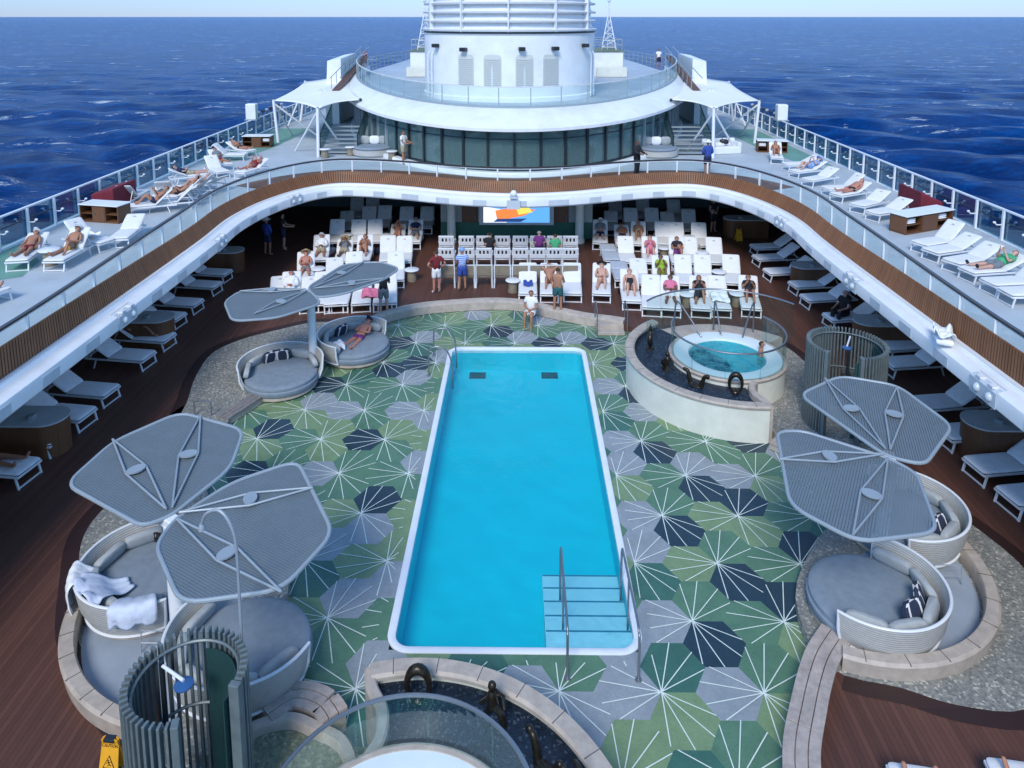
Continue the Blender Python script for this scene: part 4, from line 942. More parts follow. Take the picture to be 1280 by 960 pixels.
# ================================================================== DAYBEDS
def daybed(cx,cy,z,face,label,pillows,sc=1.0):
    t=T('round_daybed',label,'daybed',(cx,cy,z),rad(face)); t.scale=(1,1,.78)     # +X local faces the open side
    MB().lathe([(.98,.02),(1.02,.06),(1.02,.16),(.96,.18),(0,.18)],48).build('plinth',STONE,t,True)
    MB().lathe([(1.03,.18),(1.06,.22),(1.06,.36),(1.02,.40),(0,.40)],48).build('bed_base',GCUSH,t,True)
    MB().lathe([(.98,.38),(1.03,.42),(1.03,.50),(.98,.555),(.9,.57),(0,.575)],48).build('mattress',GCUSH,t,True)
    a0,a1=rad(78),rad(282); K=40; zt=lambda u:.98+.04*sin(PI*u)
    pr=[];m=MB();vs=[]
    for k in range(K+1):
        u=k/K; a=a0+(a1-a0)*u; top=zt(u); 
        for r,zz in ((1.06,.20),(1.16,.5),(1.22,top),(1.17,top),(1.09,.55),(1.04,.40)): vs.append((r*cos(a),r*sin(a),zz))
    m.add(vs,[(k*6+q,(k+1)*6+q,(k+1)*6+(q+1)%6,k*6+(q+1)%6) for k in range(K) for q in range(6)]+[(0,1,2,3,4,5),tuple(K*6+q for q in(5,4,3,2,1,0))]); m.build('woven_back',WICK,t,True)
    ring=[(1.195*cos(a0+(a1-a0)*k/K),1.195*sin(a0+(a1-a0)*k/K),zt(k/K)+.01) for k in range(K+1)]
    ends=lambda a:[(1.07*cos(a),1.07*sin(a),.2),(1.17*cos(a),1.17*sin(a),.55)]
    m=MB().tube(ends(a0)+ring+ends(a1)[::-1],.028,8); m.tube([(1.075*cos(a0+(a1-a0)*k/K),1.075*sin(a0+(a1-a0)*k/K),.2) for k in range(K+1)],.025,6); m.build('rim_tube',WHITE2,t,True)
    for k in range(5):
        a=a0+(a1-a0)*(k+.5)/5; m4=Matrix.Rotation(a,4,'Z')@Matrix.Translation((.93,0,.74))@Matrix.Rotation(rad(-12),4,'Y'); MB().cush((0,0,0),(.16,.68,.36),0,0,m4).build('back_cushion',M('pale_cushion',(.42,.44,.43),.9,var=.1) if k==0 and False else GCUSH2,t,True)
    for q,(a,lb) in enumerate(pillows):
        A=rad(a); m4=Matrix.Translation((cx,cy,z))@Matrix.Rotation(rad(face)+A,4,'Z')@Matrix.Translation((.74,0,.61))@Matrix.Rotation(rad(-22),4,'Y')
        p=m4.to_translation(); o=T('striped_pillow',lb,'pillow',p,0,'striped pillows on the daybeds'); m=MB().cush((0,0,0),(.14,.46,.44),0,0,None,n=24)
        for i,f in enumerate(m.f):
            y=sum(m.v[v].y for v in f)/len(f); m.m[i]=1 if int((y+.23)/.46*6.99)%2==0 else 0
        rm=(m4.to_3x3()).to_4x4(); m.v=[rm@v for v in m.v]; m.build('pillow_cover',[CUSH,STRIPE_B],o,True)
    return t
GCUSH2=M('pale_grey_cushion',(.36,.39,.40),.9,var=.1,scale=6)
daybed(6.45,11.78,.2,142,'round grey daybed nearest the curved plank bench on the right, its back to the deck',[(-165,'black and white striped pillow deep in the nearer right daybed'),(160,'black and white striped pillow at the near edge of the nearer right daybed')])
daybed(8.0,13.85,.2,172,'round daybed half hidden under the right sunshade with pale back cushions',[(140,'striped pillow showing beside the right sunshade petal')])
daybed(-6.7,20.25,.02,-68,'round grey daybed with two striped pillows at the far left steps',[(-160,'left striped pillow leaning on the far left daybed with two pillows'),(172,'right striped pillow leaning on the far left daybed with two pillows')])
daybed(-4.95,22.25,.02,-30,'round grey daybed with a sunbather beside the far end of the pool',[(170,'striped pillow beside the sunbather on the daybed')])
daybed(-6.45,12.1,.2,25,'round woven daybed draped with white and blue towels under the near left sunshade',[])
daybed(-4.2,10.62,.2,62,'empty round grey daybed next to the near left slatted shower',[])
# towels, clothes and things on the near left daybed
def cloth(name,label,cat,center,sx,sy,rz,mat,amp=.05,drop=0.,group=None,seed=0,parts='cloth'):
    rg_=random.Random(seed); t=T(name,label,cat,center,rz,group); m=MB(); n=14; ph=[rg_.random()*6 for _ in range(4)]
    def fn(u,v):
        z=amp*(math.sin(u*7+ph[0])+math.sin(v*9+ph[1])+.6*math.sin((u+v)*13+ph[2]))*.5
        return Vector((0,0,z-drop*max(0,(u-.5)*2)**1.6+amp*1.2))
    grid_quad(m,(-sx/2,-sy/2,0),(sx/2,-sy/2,0),(sx/2,sy/2,0),(-sx/2,sy/2,0),n,n,fn); o=m.build(parts,mat,t,True,ang=80); s=o.modifiers.new('thick','SOLIDIFY'); s.thickness=.018; return t
TBLUE=M('pale_blue_towel',(.58,.64,.76),.95,var=.1,scale=9)
def drape(label,a0,a1,prof,mat,seed,f=25,c=(-6.45,12.1,.2)):
    rg_=random.Random(seed); t=T('towel',label,'towel',c,rad(f),'towels on the near left daybed'); t.scale=(1,1,.79); m=MB(); n=16; vs=[]; pr=catmull([(r,0,z) for r,z in prof],4); ph=[rg_.random()*6 for _ in range(3)]
    for k in range(n+1):
        a=rad(a0+(a1-a0)*k/n)
        for q,p in enumerate(pr):
            w_=.018*math.sin(k*1.1+ph[0]+q*.35)+.010*math.sin(k*2.3+ph[1]-q*.6); e=1+(.10*math.sin(k*.9+ph[2]) if q>len(pr)-4 else 0)
            vs.append(((p.x+abs(w_)+.012)*cos(a+w_*.3),(p.x+abs(w_)+.012)*sin(a+w_*.3),(p.z+.02+w_*.4)*(1/e)))
    K=len(pr); m.add(vs,[(k*K+q,(k+1)*K+q,(k+1)*K+q+1,k*K+q+1) for k in range(n) for q in range(K-1)]); o=m.build('cloth',mat,t,True,ang=80); s_=o.modifiers.new('thick','SOLIDIFY'); s_.thickness=.016
drape('white towel hanging over the left edge of the near left daybed',165,195,[(.85,.80),(1.05,.95),(1.2,1.08),(1.28,.9),(1.27,.55),(1.22,.30)],TOWEL,1)
drape('pale blue towel crumpled inside the near left daybed',178,228,[(.35,.62),(.6,.66),(.8,.86),(.98,.98),(1.18,1.05)],TBLUE,2)
drape('pale blue towel over the near rim of the near left daybed',242,276,[(.7,.72),(.95,.95),(1.2,1.06),(1.28,.9),(1.26,.62)],TBLUE,3)
cloth('shirt','dark crumpled clothes on the back of the near left daybed','clothes',(-6.45,12.8,.82),.5,.3,rad(30),BLACK,.06,seed=4)
cloth('towel','white towel on the daybed beside the sunbather','towel',(-5.4,21.75,.50),.42,.4,.3,TOWEL,.08,seed=5)
t=T('green_bottle','small green bottle on the dark clothes of the near left daybed','bottle',(-6.1,12.55,.655)); MB().lathe([(.035,0),(.04,.02),(.04,.15),(.015,.2),(.015,.24)],12).build('bottle_body',GREENW,t,True); MB().lathe([(.018,.24),(.018,.27),(0,.27)],10).build('cap',WHITE2,t,True)
# ================================================================== SLATTED SHOWERS
def shower(cx,cy,r,z0,h,gap,label,head_a):
    t=T('slatted_shower',label,'shower',(cx,cy,z0)); ga,gb=gap    # slats run from ga to gb (degrees, ccw)
    m=MB(); n=int((gb-ga)/360*2*PI*r/.088)
    for k in range(n+1):
        a=rad(ga+(gb-ga)*k/n); m.box((cx+r*cos(a),cy+r*sin(a),z0+.08+h/2),(.10,.038,h),a)
    m.build('slats',SLATG,t,world=True,bevel=.008)
    for zz in (.12,h*.55,h-.04):
        m=MB().tube([(cx+(r-.07)*cos(rad(ga+(gb-ga)*k/40)),cy+(r-.07)*sin(rad(ga+(gb-ga)*k/40)),z0+zz) for k in range(41)],.022,6); m.build('hoop',SLATG,t,True,world=True)
    b0,b1=ga-8,ga+(gb-ga)*.34
    m=MB().lathe([(r-.11,z0+.1),(r-.11,z0+h-.12),(r-.125,z0+h-.12),(r-.125,z0+.1)],30,(cx,cy),rad(b0),rad(b1),closed=True); m.build('glass_lining',GLASSG2,t,True,world=True)
    for a in(ga,gb): MB().box((cx+r*cos(rad(a)),cy+r*sin(rad(a)),z0+h/2+.04),(.14,.09,h+.1),rad(a)).build('end_post',SLATG,t,world=True,bevel=.01)
    MB().lathe([(r+.02,z0),(r+.02,z0+.05),(r-.16,z0+.05),(r-.16,z0)],50,(cx,cy),rad(ga),rad(gb),closed=True).build('base_ring',GMETAL,t,True,world=True)
    MB().lathe([(r-.18,z0+.004),(0,z0+.004)],40,(cx,cy)).build('tray',PEBG,t,world=True)
    # pipe and head
    A=rad(head_a); p=(cx+(r-.2)*cos(A),cy+(r-.2)*sin(A)); q=(cx+.05*cos(A),cy+.05*sin(A))
    pp=MB().tube([(p[0],p[1],z0),(p[0],p[1],z0+h)],.035,8).build('shower_pipe',DARKM,t,True,world=True)
    MB().tube([(p[0],p[1],z0+h-.05),(q[0],q[1],z0+h-.05)],.022,8).build('shower_arm',WHITE2,t,True,world=True)
    hd=MB().lathe([(.115,z0+h-.12),(.12,z0+h-.10),(.06,z0+h-.075),(0,z0+h-.07)],24,q); hd.build('shower_head',BLUED,t,True,world=True)
    for s_ in(-1,1):
        MB().lathe([(.0,z0+1.1),(.05,z0+1.1),(.05,z0+1.2),(0,z0+1.2)],10,(p[0]+.10*s_*sin(A),p[1]-.1*s_*cos(A))).build('tap',STEEL,t,True,world=True)
    return t
GLASSG2=glass('teal_glass',(.25,.42,.40),opac=.45,col=(.05,.13,.13))
shower(-3.97,8.22,.70,.2,2.2,(-12,285),'tall grey slatted shower enclosure at the near left corner, open towards the hot tub',150)
shower(8.62,18.0,.92,.2,2.2,(-92,218),'grey slatted shower enclosure between the right hot tub and the right sunshade',60)
t=T('gooseneck_lamp','thin tall grey gooseneck pole rising beside the near left slatted shower','lamp',(-3.3,8.55,.2))
b=at(302,795,2.3); m=MB().tube(catmull([(b.x,b.y,.2),(b.x,b.y,2.6),(b.x,b.y,3.6),(b.x-.06,b.y,3.97),(b.x-.22,b.y+.05,4.14),(b.x-.42,b.y+.1,4.06),(b.x-.52,b.y+.15,3.86)],6),.022,8); m.v=[v for v in m.v]; m.build('pole',GMETAL,t,True,world=True); MB().lathe([(.02,3.88),(.045,3.83),(.05,3.78),(0,3.78)],14,(b.x-.52,b.y+.15)).build('lamp_shade',GMETAL,t,True,world=True)
# small framed sign boards lying by the terraces
for (px,py,lb) in ((197,738,'thin metal luggage rail frame on the near left terrace floor'),(1185,730,'thin metal frame on the right terrace floor behind the daybed')):
    p=at(px if px>600 else 195,py if px>600 else 815,.25); t=T('metal_frame',lb,'frame',p); m=MB().tube([(-.25,0,0),(-.25,.05,.35),(.25,.05,.35),(.25,0,0)],.012,6); m.tube([(-.25,.02,.15),(.25,.02,.15)],.01,6); m.build('frame_tube',GMETAL,t,True)
t=T('grab_hoop','small steel hoop rail beside the grey plank step','handrail',at(254,520,.2)); MB().tube(catmull([(-.22,0,0),(-.22,0,.35),(-.15,0,.42),(.15,0,.42),(.22,0,.35),(.22,0,0)],5),.02,8).build('rail_tube',STEEL,t,True)
# ================================================================== WET FLOOR SIGNS
def wet_sign(p,rz,label):
    t=T('wet_floor_sign',label,'warning sign',p,rz,'yellow wet floor signs')
    for s_ in(1,-1):
        q=Matrix.Translation((0,-.13*s_,0))@Matrix.Rotation(rad(-14)*s_,4,'X')
        m=MB(); P=[(-.15,0),(-.10,.03),(.10,.03),(.15,0),(.12,.62),(.08,.64),(-.08,.64),(-.12,.62)]
        vs=[(x,-.008,z) for x,z in P]+[(x,.008,z) for x,z in P]; m.add(vs,[tuple(range(8)),tuple(range(15,7,-1))]+[(i,8+i,8+(i+1)%8,(i+1)%8) for i in range(8)],0,q); pn=m.build('panel',YEL,t)
        m=MB(); f=-.0115 if s_>0 else .0115; R_X=(Matrix.Rotation(PI/2,4,'X') if s_>0 else Matrix.Rotation(PI,4,'Z')@Matrix.Rotation(PI/2,4,'X'))
        L=lambda x,z,dx=1:q@Vector((x*s_,f,z))
        tri=[(-.085,.23),(.085,.23),(0,.39)]
        for i in range(3):
            a=L(*tri[i]);b2=L(*tri[(i+1)%3]); m.bar(a,b2,.010,.004)
        m.ball(L(-.012,.325),(.012,.004,.012),8,6)
        for a,b2 in(((-.008,.312),(.008,.28)),((.008,.28),(-.018,.255)),((.008,.28),(.034,.262)),((-.004,.305),(.03,.312)),((-.004,.305),(-.032,.29))): m.bar(L(*a),L(*b2),.010,.004)
        m.build('warning_symbol',BLACK,pn); m=MB()
        for txt,z,sz in(('CAUTION',.50,.052),('WET',.14,.045),('FLOOR',.09,.045)): text_mb(txt,sz,q@Matrix.Translation((0,f,z))@R_X,m)
        m.build('lettering',BLACK,pn)
    MB().box((0,0,.60),(.16,.09,.05)).build('hinge',DARKM,t,bevel=.01)
s1=at(141,972,.2); wet_sign((s1.x,s1.y+.02,.2),rad(-6),'yellow wet floor sign beside the near left slatted shower')
s2=at(923,301,.2); wet_sign((s2.x,s2.y,.2),rad(10),'small distant yellow wet floor sign by the wooden cabinet on the far right')
# ================================================================== SUN LOUNGERS
def lounger_kind(name,ang,matf,matb,emblem=True):
    t=T(name,'white sun lounger','sun lounger')
    m=MB()
    for s in(-1,1): m.box((s*.335,-.0,.30),(.035,1.92,.05))
    for y in(-.95,.2,.95): m.box((0,y,.30),(.64,.035,.045))
    m.build('frame',WHITE2,t,bevel=.006)
    for s in(-1,1):
        MB().bar((s*.325,-.86,.29),(s*.325,-.93,.0),.04,.035).build('leg',WHITE2,t); MB().bar((s*.325,.58,.29),(s*.325,.68,.0),.04,.035).build('leg',WHITE2,t)
    m=MB(); m.box((0,-.925,.03),(.65,.03,.03)); m.build('foot_bar',WHITE2,t)
    m=MB(); m.cush((0,-.385,.365),(.70,1.17,.085),0,0,None,.16,12); m.build('mattress',matf,t,True,ang=60)
    h=Vector((0,.2,.345)); R4=Matrix.Translation(h)@Matrix.Rotation(ang,4,'X'); m=MB(); m.cush((0,.42,.045),(.70,.88,.085),0,0,R4,.16,12); b=m.build('backrest',matb,t,True,ang=60)
    if ang>.2:
        for s in(-1,1): MB().bar(R4@Vector((s*.3,.5,-.01)),(s*.3,.80,.30),.025,.02).build('prop',WHITE2,t)
    if emblem:
        m=MB(); P=[(.06*cos(q*PI/4),.018*sin(q*PI/4)) for q in range(8)]; m.add([R4@Vector((x,.66+y,.092)) for x,y in P],[tuple(range(8))]); m.box((0,.62,.090),(.17,.006,.004),0,0,R4); m.build('emblem',M('grey_emblem',(.22,.23,.25),.8) if False else EMB,b)
    return t
EMB=M('grey_emblem',(.25,.26,.28),.8)
SHADECUSH=M('shade_tinted_cushion',(.82,.84,.88),.85,var=.07,scale=7,bump=.25,bscale=14)  # white cushion copy, the balcony shade's blue cast put into its colour, brightened
def park(o): o.location=(0,60,-60)
KIND={'up':lounger_kind('sun_lounger',rad(42),CUSH,CUSH),'low':lounger_kind('sun_lounger',rad(24),CUSH,CUSH),'flat':lounger_kind('sun_lounger',rad(2),GTOWEL,GTOWEL,False),'shade':lounger_kind('sun_lounger',rad(34),SHADECUSH,SHADECUSH,False)}
LAST=[None]; USED=set(); BACKANG={'up':rad(42),'low':rad(24),'flat':rad(2),'shade':rad(34)}
def lounger(x,y,z,rz,kind,label,group):
    if kind in USED: o=copy_tree(KIND[kind]); o.scale=(1,1,1)
    else: o=KIND[kind]; USED.add(kind); kids(o); [kids(c) for c in o.children]
    o.location=(x,y,z); o.rotation_euler=(0,0,rz); o['label']=label; o['group']=group; LAST[0]=o; return o
ORD=['first','second','third','fourth','fifth','sixth','seventh','eighth','ninth','tenth','eleventh','twelfth','thirteenth','fourteenth','fifteenth','sixteenth','seventeenth','eighteenth']
LG=[]   # remembered loungers for people: key -> (x,y,z,rz,kind)
SPOT={}
def zl(x,y): return (300+x/3.765,230+y/3.765)
def zr(x,y): return (620+x/3.765,230+y/3.765)
rowsL=[('farthest shaded',[(550,72),(632,72)],'up'),('sixth',[(505,114),(608,112),(683,108),(782,112),(885,114)],'up'),('fifth',[(452,174),(562,174),(637,174),(748,176),(828,174)],'up'),('fourth',[(390,246),(500,246),(585,246),(705,252),(783,250)],'up'),('third',[(318,328),(455,332),(545,328),(742,328)],'up'),('second',[(240,424),(400,420),(490,420),(705,415)],'up')]
rowsR=[('farthest shaded',[(560,70),(690,72),(840,80)],'up'),('sixth',[(535,117),(637,119),(735,119),(802,120),(905,124)],'up'),('fifth',[(490,177),(590,180),(665,184),(780,184),(850,187),(950,189)],'up'),('fourth',[(610,254),(725,256),(850,260),(907,259),(1022,260)],'up'),('third',[(670,337),(770,345),(875,340),(968,340),(1105,342)],'up'),('second',[(495,382),(625,408),(730,434),(818,437),(950,442),(1045,440),(1190,442)],'up')]
JR=random.Random(5)
def field(rows,conv,side,block):
    for rn,items,kind in rows:
        for i,(x,y) in enumerate(items):
            hz=ZT+.87; p=at(*conv(x,y),hz); rz=-.62*math.atan2(p.x-.2,p.y)*1.0
            # head of the lounger lies .79 behind its origin
            hx=.79; cx=p.x+sin(rz)*hx; cy=p.y-cos(rz)*hx
            lb='white sun lounger in the %s row of the %s block, %s from the left'%(rn,side,ORD[i]) if rn!='farthest shaded' else 'white sun lounger in the far shaded row of the %s block, %s from the left'%(side,ORD[i])
            kk=kind if JR.random()<.8 else 'low'; rz+=JR.uniform(-.05,.05); cx+=JR.uniform(-.05,.05); cy+=JR.uniform(-.07,.07)
            if kk=='low': cy-=.1
            lounger(cx,cy,ZT,rz,kk,lb,'sun loungers in rows on the teak deck'); SPOT[(side,rn,i)]=(cx,cy,ZT,rz,kk)
field(rowsL,zl,'left',0); field(rowsR,zr,'right',0)
# front rows: the foot ends are what shows
for i,(x,y,lb) in enumerate(((178,603,'leftmost'),(325,605,'second'),(442,605,'third'),(570,600,'fourth'),(672,598,'rightmost'))):
    p=at(*zl(x,y),ZT+.05); rz=-.75*math.atan2(p.x-.2,p.y); cx=p.x-sin(rz)*.93; cy=p.y+cos(rz)*.93
    lounger(cx,cy,ZT,rz,'low','white sun lounger in the front row behind the far left sunshade, %s'%lb,'sun loungers in rows on the teak deck'); SPOT[('left','front',i)]=(cx,cy,ZT,rz,'low')
for i,(x,y,lb) in enumerate(((150,380,'left'),(250,382,'middle'),(358,380,'right'))):
    p=at(*zr(x,y),ZT+.87); rz=-.7*math.atan2(p.x-.2,p.y); cx=p.x+sin(rz)*.79; cy=p.y-cos(rz)*.79
    lounger(cx,cy,ZT,rz,'up','white sun lounger in front of the stacked chairs, the %s one of three'%lb,'sun loungers in rows on the teak deck'); SPOT[('mid','front',i)]=(cx,cy,ZT,rz,'up')
for i,(x,y,lb) in enumerate(((525,262,'farther'),(577,342,'nearer'))):
    p=at(*zr(x,y),ZT+.7); rz=-.6*math.atan2(p.x-.2,p.y)+rad(4); lounger(p.x+sin(rz)*.8,p.y-cos(rz)*.8,ZT,rz,'flat','lounger under a flat grey cover at the left of the right block, the %s one'%lb,'grey covered loungers')
# side rows under the balcony
SL=[(285,352),(272,368),(248,391),(226,409),(212,436),(186,460),(139,505),(109,535),(74,566),(36,604)]
for i,q in enumerate(SL):
    p=at(*q,ZT); rz=rad(90)-rad(7); d=Vector((-cos(rad(7)),-sin(rad(7))*-1)); x=p.x-.93; y=p.y+.20
    lounger(x,y,ZT,rad(82),'shade','bluish shaded lounger under the left balcony, %s from the far end'%ORD[i],'shaded loungers under the left balcony'); SPOT[('sl',i)]=(x,y,ZT,rad(82),'shade')
SRr=[(941,318),(944,332),(958,350),(990,367),(1005,384),(1034,409),(1105,446),(1108,468),(1143,520),(1178,558),(1216,600),(1258,640)]
for i,q in enumerate(SRr):
    p=at(*q,ZT); x=p.x+.93; y=p.y+.15
    lounger(x,y,ZT,rad(-82),'shade','bluish shaded lounger under the right balcony, %s from the far end'%ORD[i],'shaded loungers under the right balcony'); SPOT[('sr',i)]=(x,y,ZT,rad(-82),'shade')
# two loungers at the very bottom right
for i,(px,py) in enumerate(((1120,957),(1243,951))):
    p=at(px,py,ZT+.36); x=p.x+.1; y=p.y-.95
    lounger(x,y,ZT,rad(172),'low','white lounger cut off by the bottom edge at the right, the %s one'%('left' if i==0 else 'right'),'loungers at the bottom right'); SPOT[('br',i)]=(x,y,ZT,rad(172),'low')
# upper decks
def z1(x,y): return (x/3.765,100+y/3.765)
def z4(x,y): return (940+x/3.765,100+y/3.765)
UL=[((70,850),(235,655)),((240,850),(395,688)),((455,745),(335,655)),((550,745),(640,605)),((585,590),(745,515)),((640,530),(575,500)),((700,545),(820,480)),((760,520),(870,462)),((820,500),(920,445)),((1000,432),(800,400)),((860,440),(760,480)),((1055,430),(935,335)),((1120,432),(1235,350)),((1075,395),(985,320)),((1165,345),(1075,300)),((1190,330),(1100,275)),((30,960),(-60,900)),((1040,455),(1010,300))]
UL=UL[:17]+[((690,575),(800,505)),((905,470),(985,425))]
for i,(f,h) in enumerate(UL):
    F=at(*z1(*f),ZU+.36); H=at(*z1(*h),ZU+.86); d=(F-H); d.z=0; L=d.length; d.normalize(); rz=math.atan2(d.x,-d.y); c=F-d*.93
    if i in(2,5,10): c=H+d*.75
    lounger(c.x,c.y,ZU,rz,'up' if i%3 else 'low','white lounger on the upper left deck, %s'%(ORD[i]+' from the near end' if i<16 else ('cut off by the left edge','third row nearest the balcony rail','in the middle nearest the balcony rail')[i-16]),'loungers on the upper left deck'); LAST[0].scale=(.88,.9,.92); SPOT[('ul',i)]=(c.x,c.y,ZU,rz,'up' if i%3 else 'low')
UR=[((120,365),(100,275)),((150,392),(300,337)),((190,425),(370,357)),((255,465),(420,387)),((340,505),(520,440)),((390,535),(560,452)),((490,585),(660,487)),((560,620),(770,527)),((780,765),(1020,657)),((830,800),(1090,692)),((930,850),(1190,732)),((1000,890),(1275,792)),((1100,945),(1330,850)),((1180,990),(1420,900))]
for i,(f,h) in enumerate(UR):
    F=at(*z4(*f),ZU+.36); H=at(*z4(*h),ZU+.86); d=(F-H); d.z=0; d.normalize(); rz=math.atan2(d.x,-d.y); c=F-d*.93
    lounger(c.x,c.y,ZU,rz,'up' if i%4==0 else 'low','white lounger on the upper right deck, %s from the far end'%ORD[i],'loungers on the upper right deck'); LAST[0].scale=(.88,.92,.92); SPOT[('ur',i)]=(c.x,c.y,ZU,rz,'up' if i%4==0 else 'low')
for k in KIND:
    if k not in USED: park(KIND[k])
# ================================================================== TOWELS LEFT ON LOUNGERS
# ================================================================== SIDE TABLES
tb=T('side_table','white round side table','side table'); MB().lathe([(0,.44),(.27,.44),(.29,.455),(.29,.475),(.27,.49),(0,.49)],24).build('table_top',WHITE2,tb,True); MB().lathe([(.20,0),(.21,.02),(.17,.24),(.20,.44)],20).build('drum_base',TAN,tb,True)
tabs=[(zl(808,400),'white topped drum table standing alone right of the left lounger block'),(zr(80,450),'white topped drum table in front of the stacked chairs'),(zl(368,395),'round side table between loungers at the left of the left block'),(zl(500,235),'round side table in the fourth row of the left block'),(zl(690,238),'round side table between the two halves of the left block'),(zr(900,515),'round side table beside the woman with long hair near the hot tub'),(zr(1135,512),'round side table next to the last front lounger of the right block'),(zr(1050,410),'round side table in the third row of the right block'),(zr(970,318),'round side table in the fourth row of the right block'),(zr(910,245),'round side table in the fifth row of the right block'),(zr(790,298),'round side table between the woman in pink and the next lounger')]
for i,(q,lb) in enumerate(tabs):
    p=at(*q,ZT+.49); o=tb if i==0 else copy_tree(tb); o.location=(p.x,p.y,ZT); o['label']=lb; o['group']='round side tables'
for i,(q,lb) in enumerate(((z1(230,795),'low white table between the two nearest sunbathers on the upper left deck'),(zr(-1195,1700),''))):
    if not lb: continue
    p=at(*q,ZU+.49); o=copy_tree(tb); o.location=(p.x,p.y,ZU); o['label']=lb; o['group']='round side tables'
for i,(q,lb,mt) in enumerate(((zr(660,400),'dark bag on the deck between loungers in the third right row',BLACK),(zr(600,520),'dark bag beside the fair haired woman in the black swimsuit',BLACK),(zl(650,330),'navy bag on the deck between loungers of the third left row',STRIPE_B),(zl(430,330),'grey bag beside a lounger in the third left row',GTOWEL),(zr(955,330),'straw bag on the deck in the third right row',TAN),(zr(1120,430),'dark red bag near the right edge of the right block',REDC),(zl(640,250),'dark bag on the deck of the fourth left row',BLACK))):
    p=at(*q,ZT); t=T('beach_bag',lb,'bag',p,.4*i,'beach bags between the loungers'); MB().cush((0,0,.15),(.42,.22,.3)).build('bag_body',mt,t,True); MB().tube(catmull([(-.12,0,.27),(-.1,0,.42),(.1,0,.42),(.12,0,.27)],4),.012,6).build('strap',mt,t,True)

# ================================================================== BAR CABINETS
def dcab(p,s,label):
    # half oval service cabinet, rounded end towards the pool
    t=T('service_cabinet',label,'cabinet',(p.x+s*.42,p.y,ZT),0,'wooden service cabinets under the balcony'); r=.44; n=16
    P=[(-s*r*cos(a-PI/2)*0+(-s)*(.0+r*sin(PI*k/n)),r*cos(PI*k/n)) for k,a in ((k,PI*k/n) for k in range(n+1))]
    P=[(x,y) for x,y in P]+[(s*1.6,-r),(s*1.6,r)]
    MB().prism(P,.0,.84).build('cabinet_body',CABW,t); Q=[(x*1.05 if abs(x)<1 else x,y*1.06) for x,y in P]; MB().prism(Q,.845,.885).build('counter_top',M('cabinet_top',(.46,.50,.52),.35,var=.1) if 'cabinet_top' not in bpy.data.materials else bpy.data.materials['cabinet_top'],t)
    m=MB().lathe([(.10,.886),(.11,.95),(.09,.97),(0,.97)],14,(s*.35,-.1)); m.build('ash_bowl',LGMETAL,t,True); MB().box((s*.75,-r-.006,.45),(.55,.012,.6)).build('cupboard_door',CABW,t)
    return t
cabs=[((304,312),-1,'oval wooden cabinet under the left balcony nearest the far corner'),((215,396),-1,'oval wooden cabinet under the left balcony, the middle one'),((82,520),-1,'oval wooden cabinet under the left balcony, the nearest one'),((905,272),1,'oval wooden cabinet at the far end of the right lounger block'),((990,331),1,'oval wooden cabinet under the right balcony, second from the far end'),((1068,400),1,'oval wooden cabinet under the right balcony behind the slatted shower'),((1206,525),1,'oval wooden cabinet under the right balcony, the nearest one')]
for q,s,lb in cabs: dcab(at(*q,ZT+.88),s,lb)
def towelcab(a,b,dep,label,n=3,towels=(),zz=ZU):
    a=Vector(a);b=Vector(b); d=(b-a); L=d.length; rz=math.atan2(d.y,d.x); t=T('towel_cabinet',label,'cabinet',((a.x+b.x)/2,(a.y+b.y)/2,zz),rz,'towel cabinets on the upper deck'); t.scale=(.84,.85,.74)
    m=MB(); m.box((0,dep-.02,.42),(L,.04,.84)); m.box((0,dep/2,.04),(L,dep,.08)); m.box((0,dep/2,.82),(L,dep,.04))
    for k in range(n+1): m.box((-L/2+.02+(L-.04)*k/n,dep/2,.42),(.04,dep,.74))
    m.build('cabinet_body',CABW,t); MB().box((0,dep/2,.865),(L+.08,dep+.1,.05)).build('counter_top',WHITE2,t,bevel=.01)
    mid=n//2; dr=MB().box((-L/2+(L/n)*(mid+.5),.0,.43),(L/n-.06,.03,.70)).build('door',CABW,t); MB().tube([(-L/2+(L/n)*(mid+.2),-.03,.38),(-L/2+(L/n)*(mid+.2),-.03,.5)],.012,6).build('handle',STEEL,dr)
    m=MB()
    for k in range(n):
        if k!=mid: m.box((-L/2+(L/n)*(k+.5),dep/2,.42),(L/n-.06,dep-.05,.025))
    m.build('shelf',CABW,t)
    for k in towels:
        c=(-L/2+(L/n)*(k+.5),.22,.51); 
        q=T('folded_towels','stack of folded white towels in the '+label.split(' with')[0].replace('wooden towel cabinet','cabinet')+(' at its left' if k==0 else ' at its right'),'towels',Matrix.Translation((t.location))@Matrix.Rotation(rz,4,'Z')@Vector((c[0]*.84,c[1],.33)),rz,'folded towels in the cabinets'); m=MB()
        for j in range(3): m.cush((0,0,.03+.06*j),(.40,.28,.06),0,0,None,.3)
        m.build('towel_fold',TOWEL,q,True)
def up4(x,y,z): return at(*z4(x,y),z)
A=up4(700,735,ZU); Bq=up4(962,690,ZU); towelcab((A.x,A.y,0),(Bq.x,Bq.y,0),.75,'wooden towel cabinet on the upper right deck',3,(0,2))
A=at(*z1(362,665),ZU); Bq=at(*z1(590,672),ZU); towelcab((A.x,A.y,0),(Bq.x,Bq.y-.2,0),.75,'wooden towel cabinet on the upper left deck',3,())
A=at(*z1(1130,318),ZU); Bq=at(*z1(1285,318),ZU); towelcab((A.x,A.y,0),(Bq.x,Bq.y,0),.8,'wooden towel cabinet below the left sail canopy',3,(2,))
A=up4(12,340,ZU); Bq=up4(180,345,ZU); towelcab((A.x,A.y,0),(Bq.x,Bq.y,0),.8,'wooden towel cabinet below the right sail canopy',3,(0,))
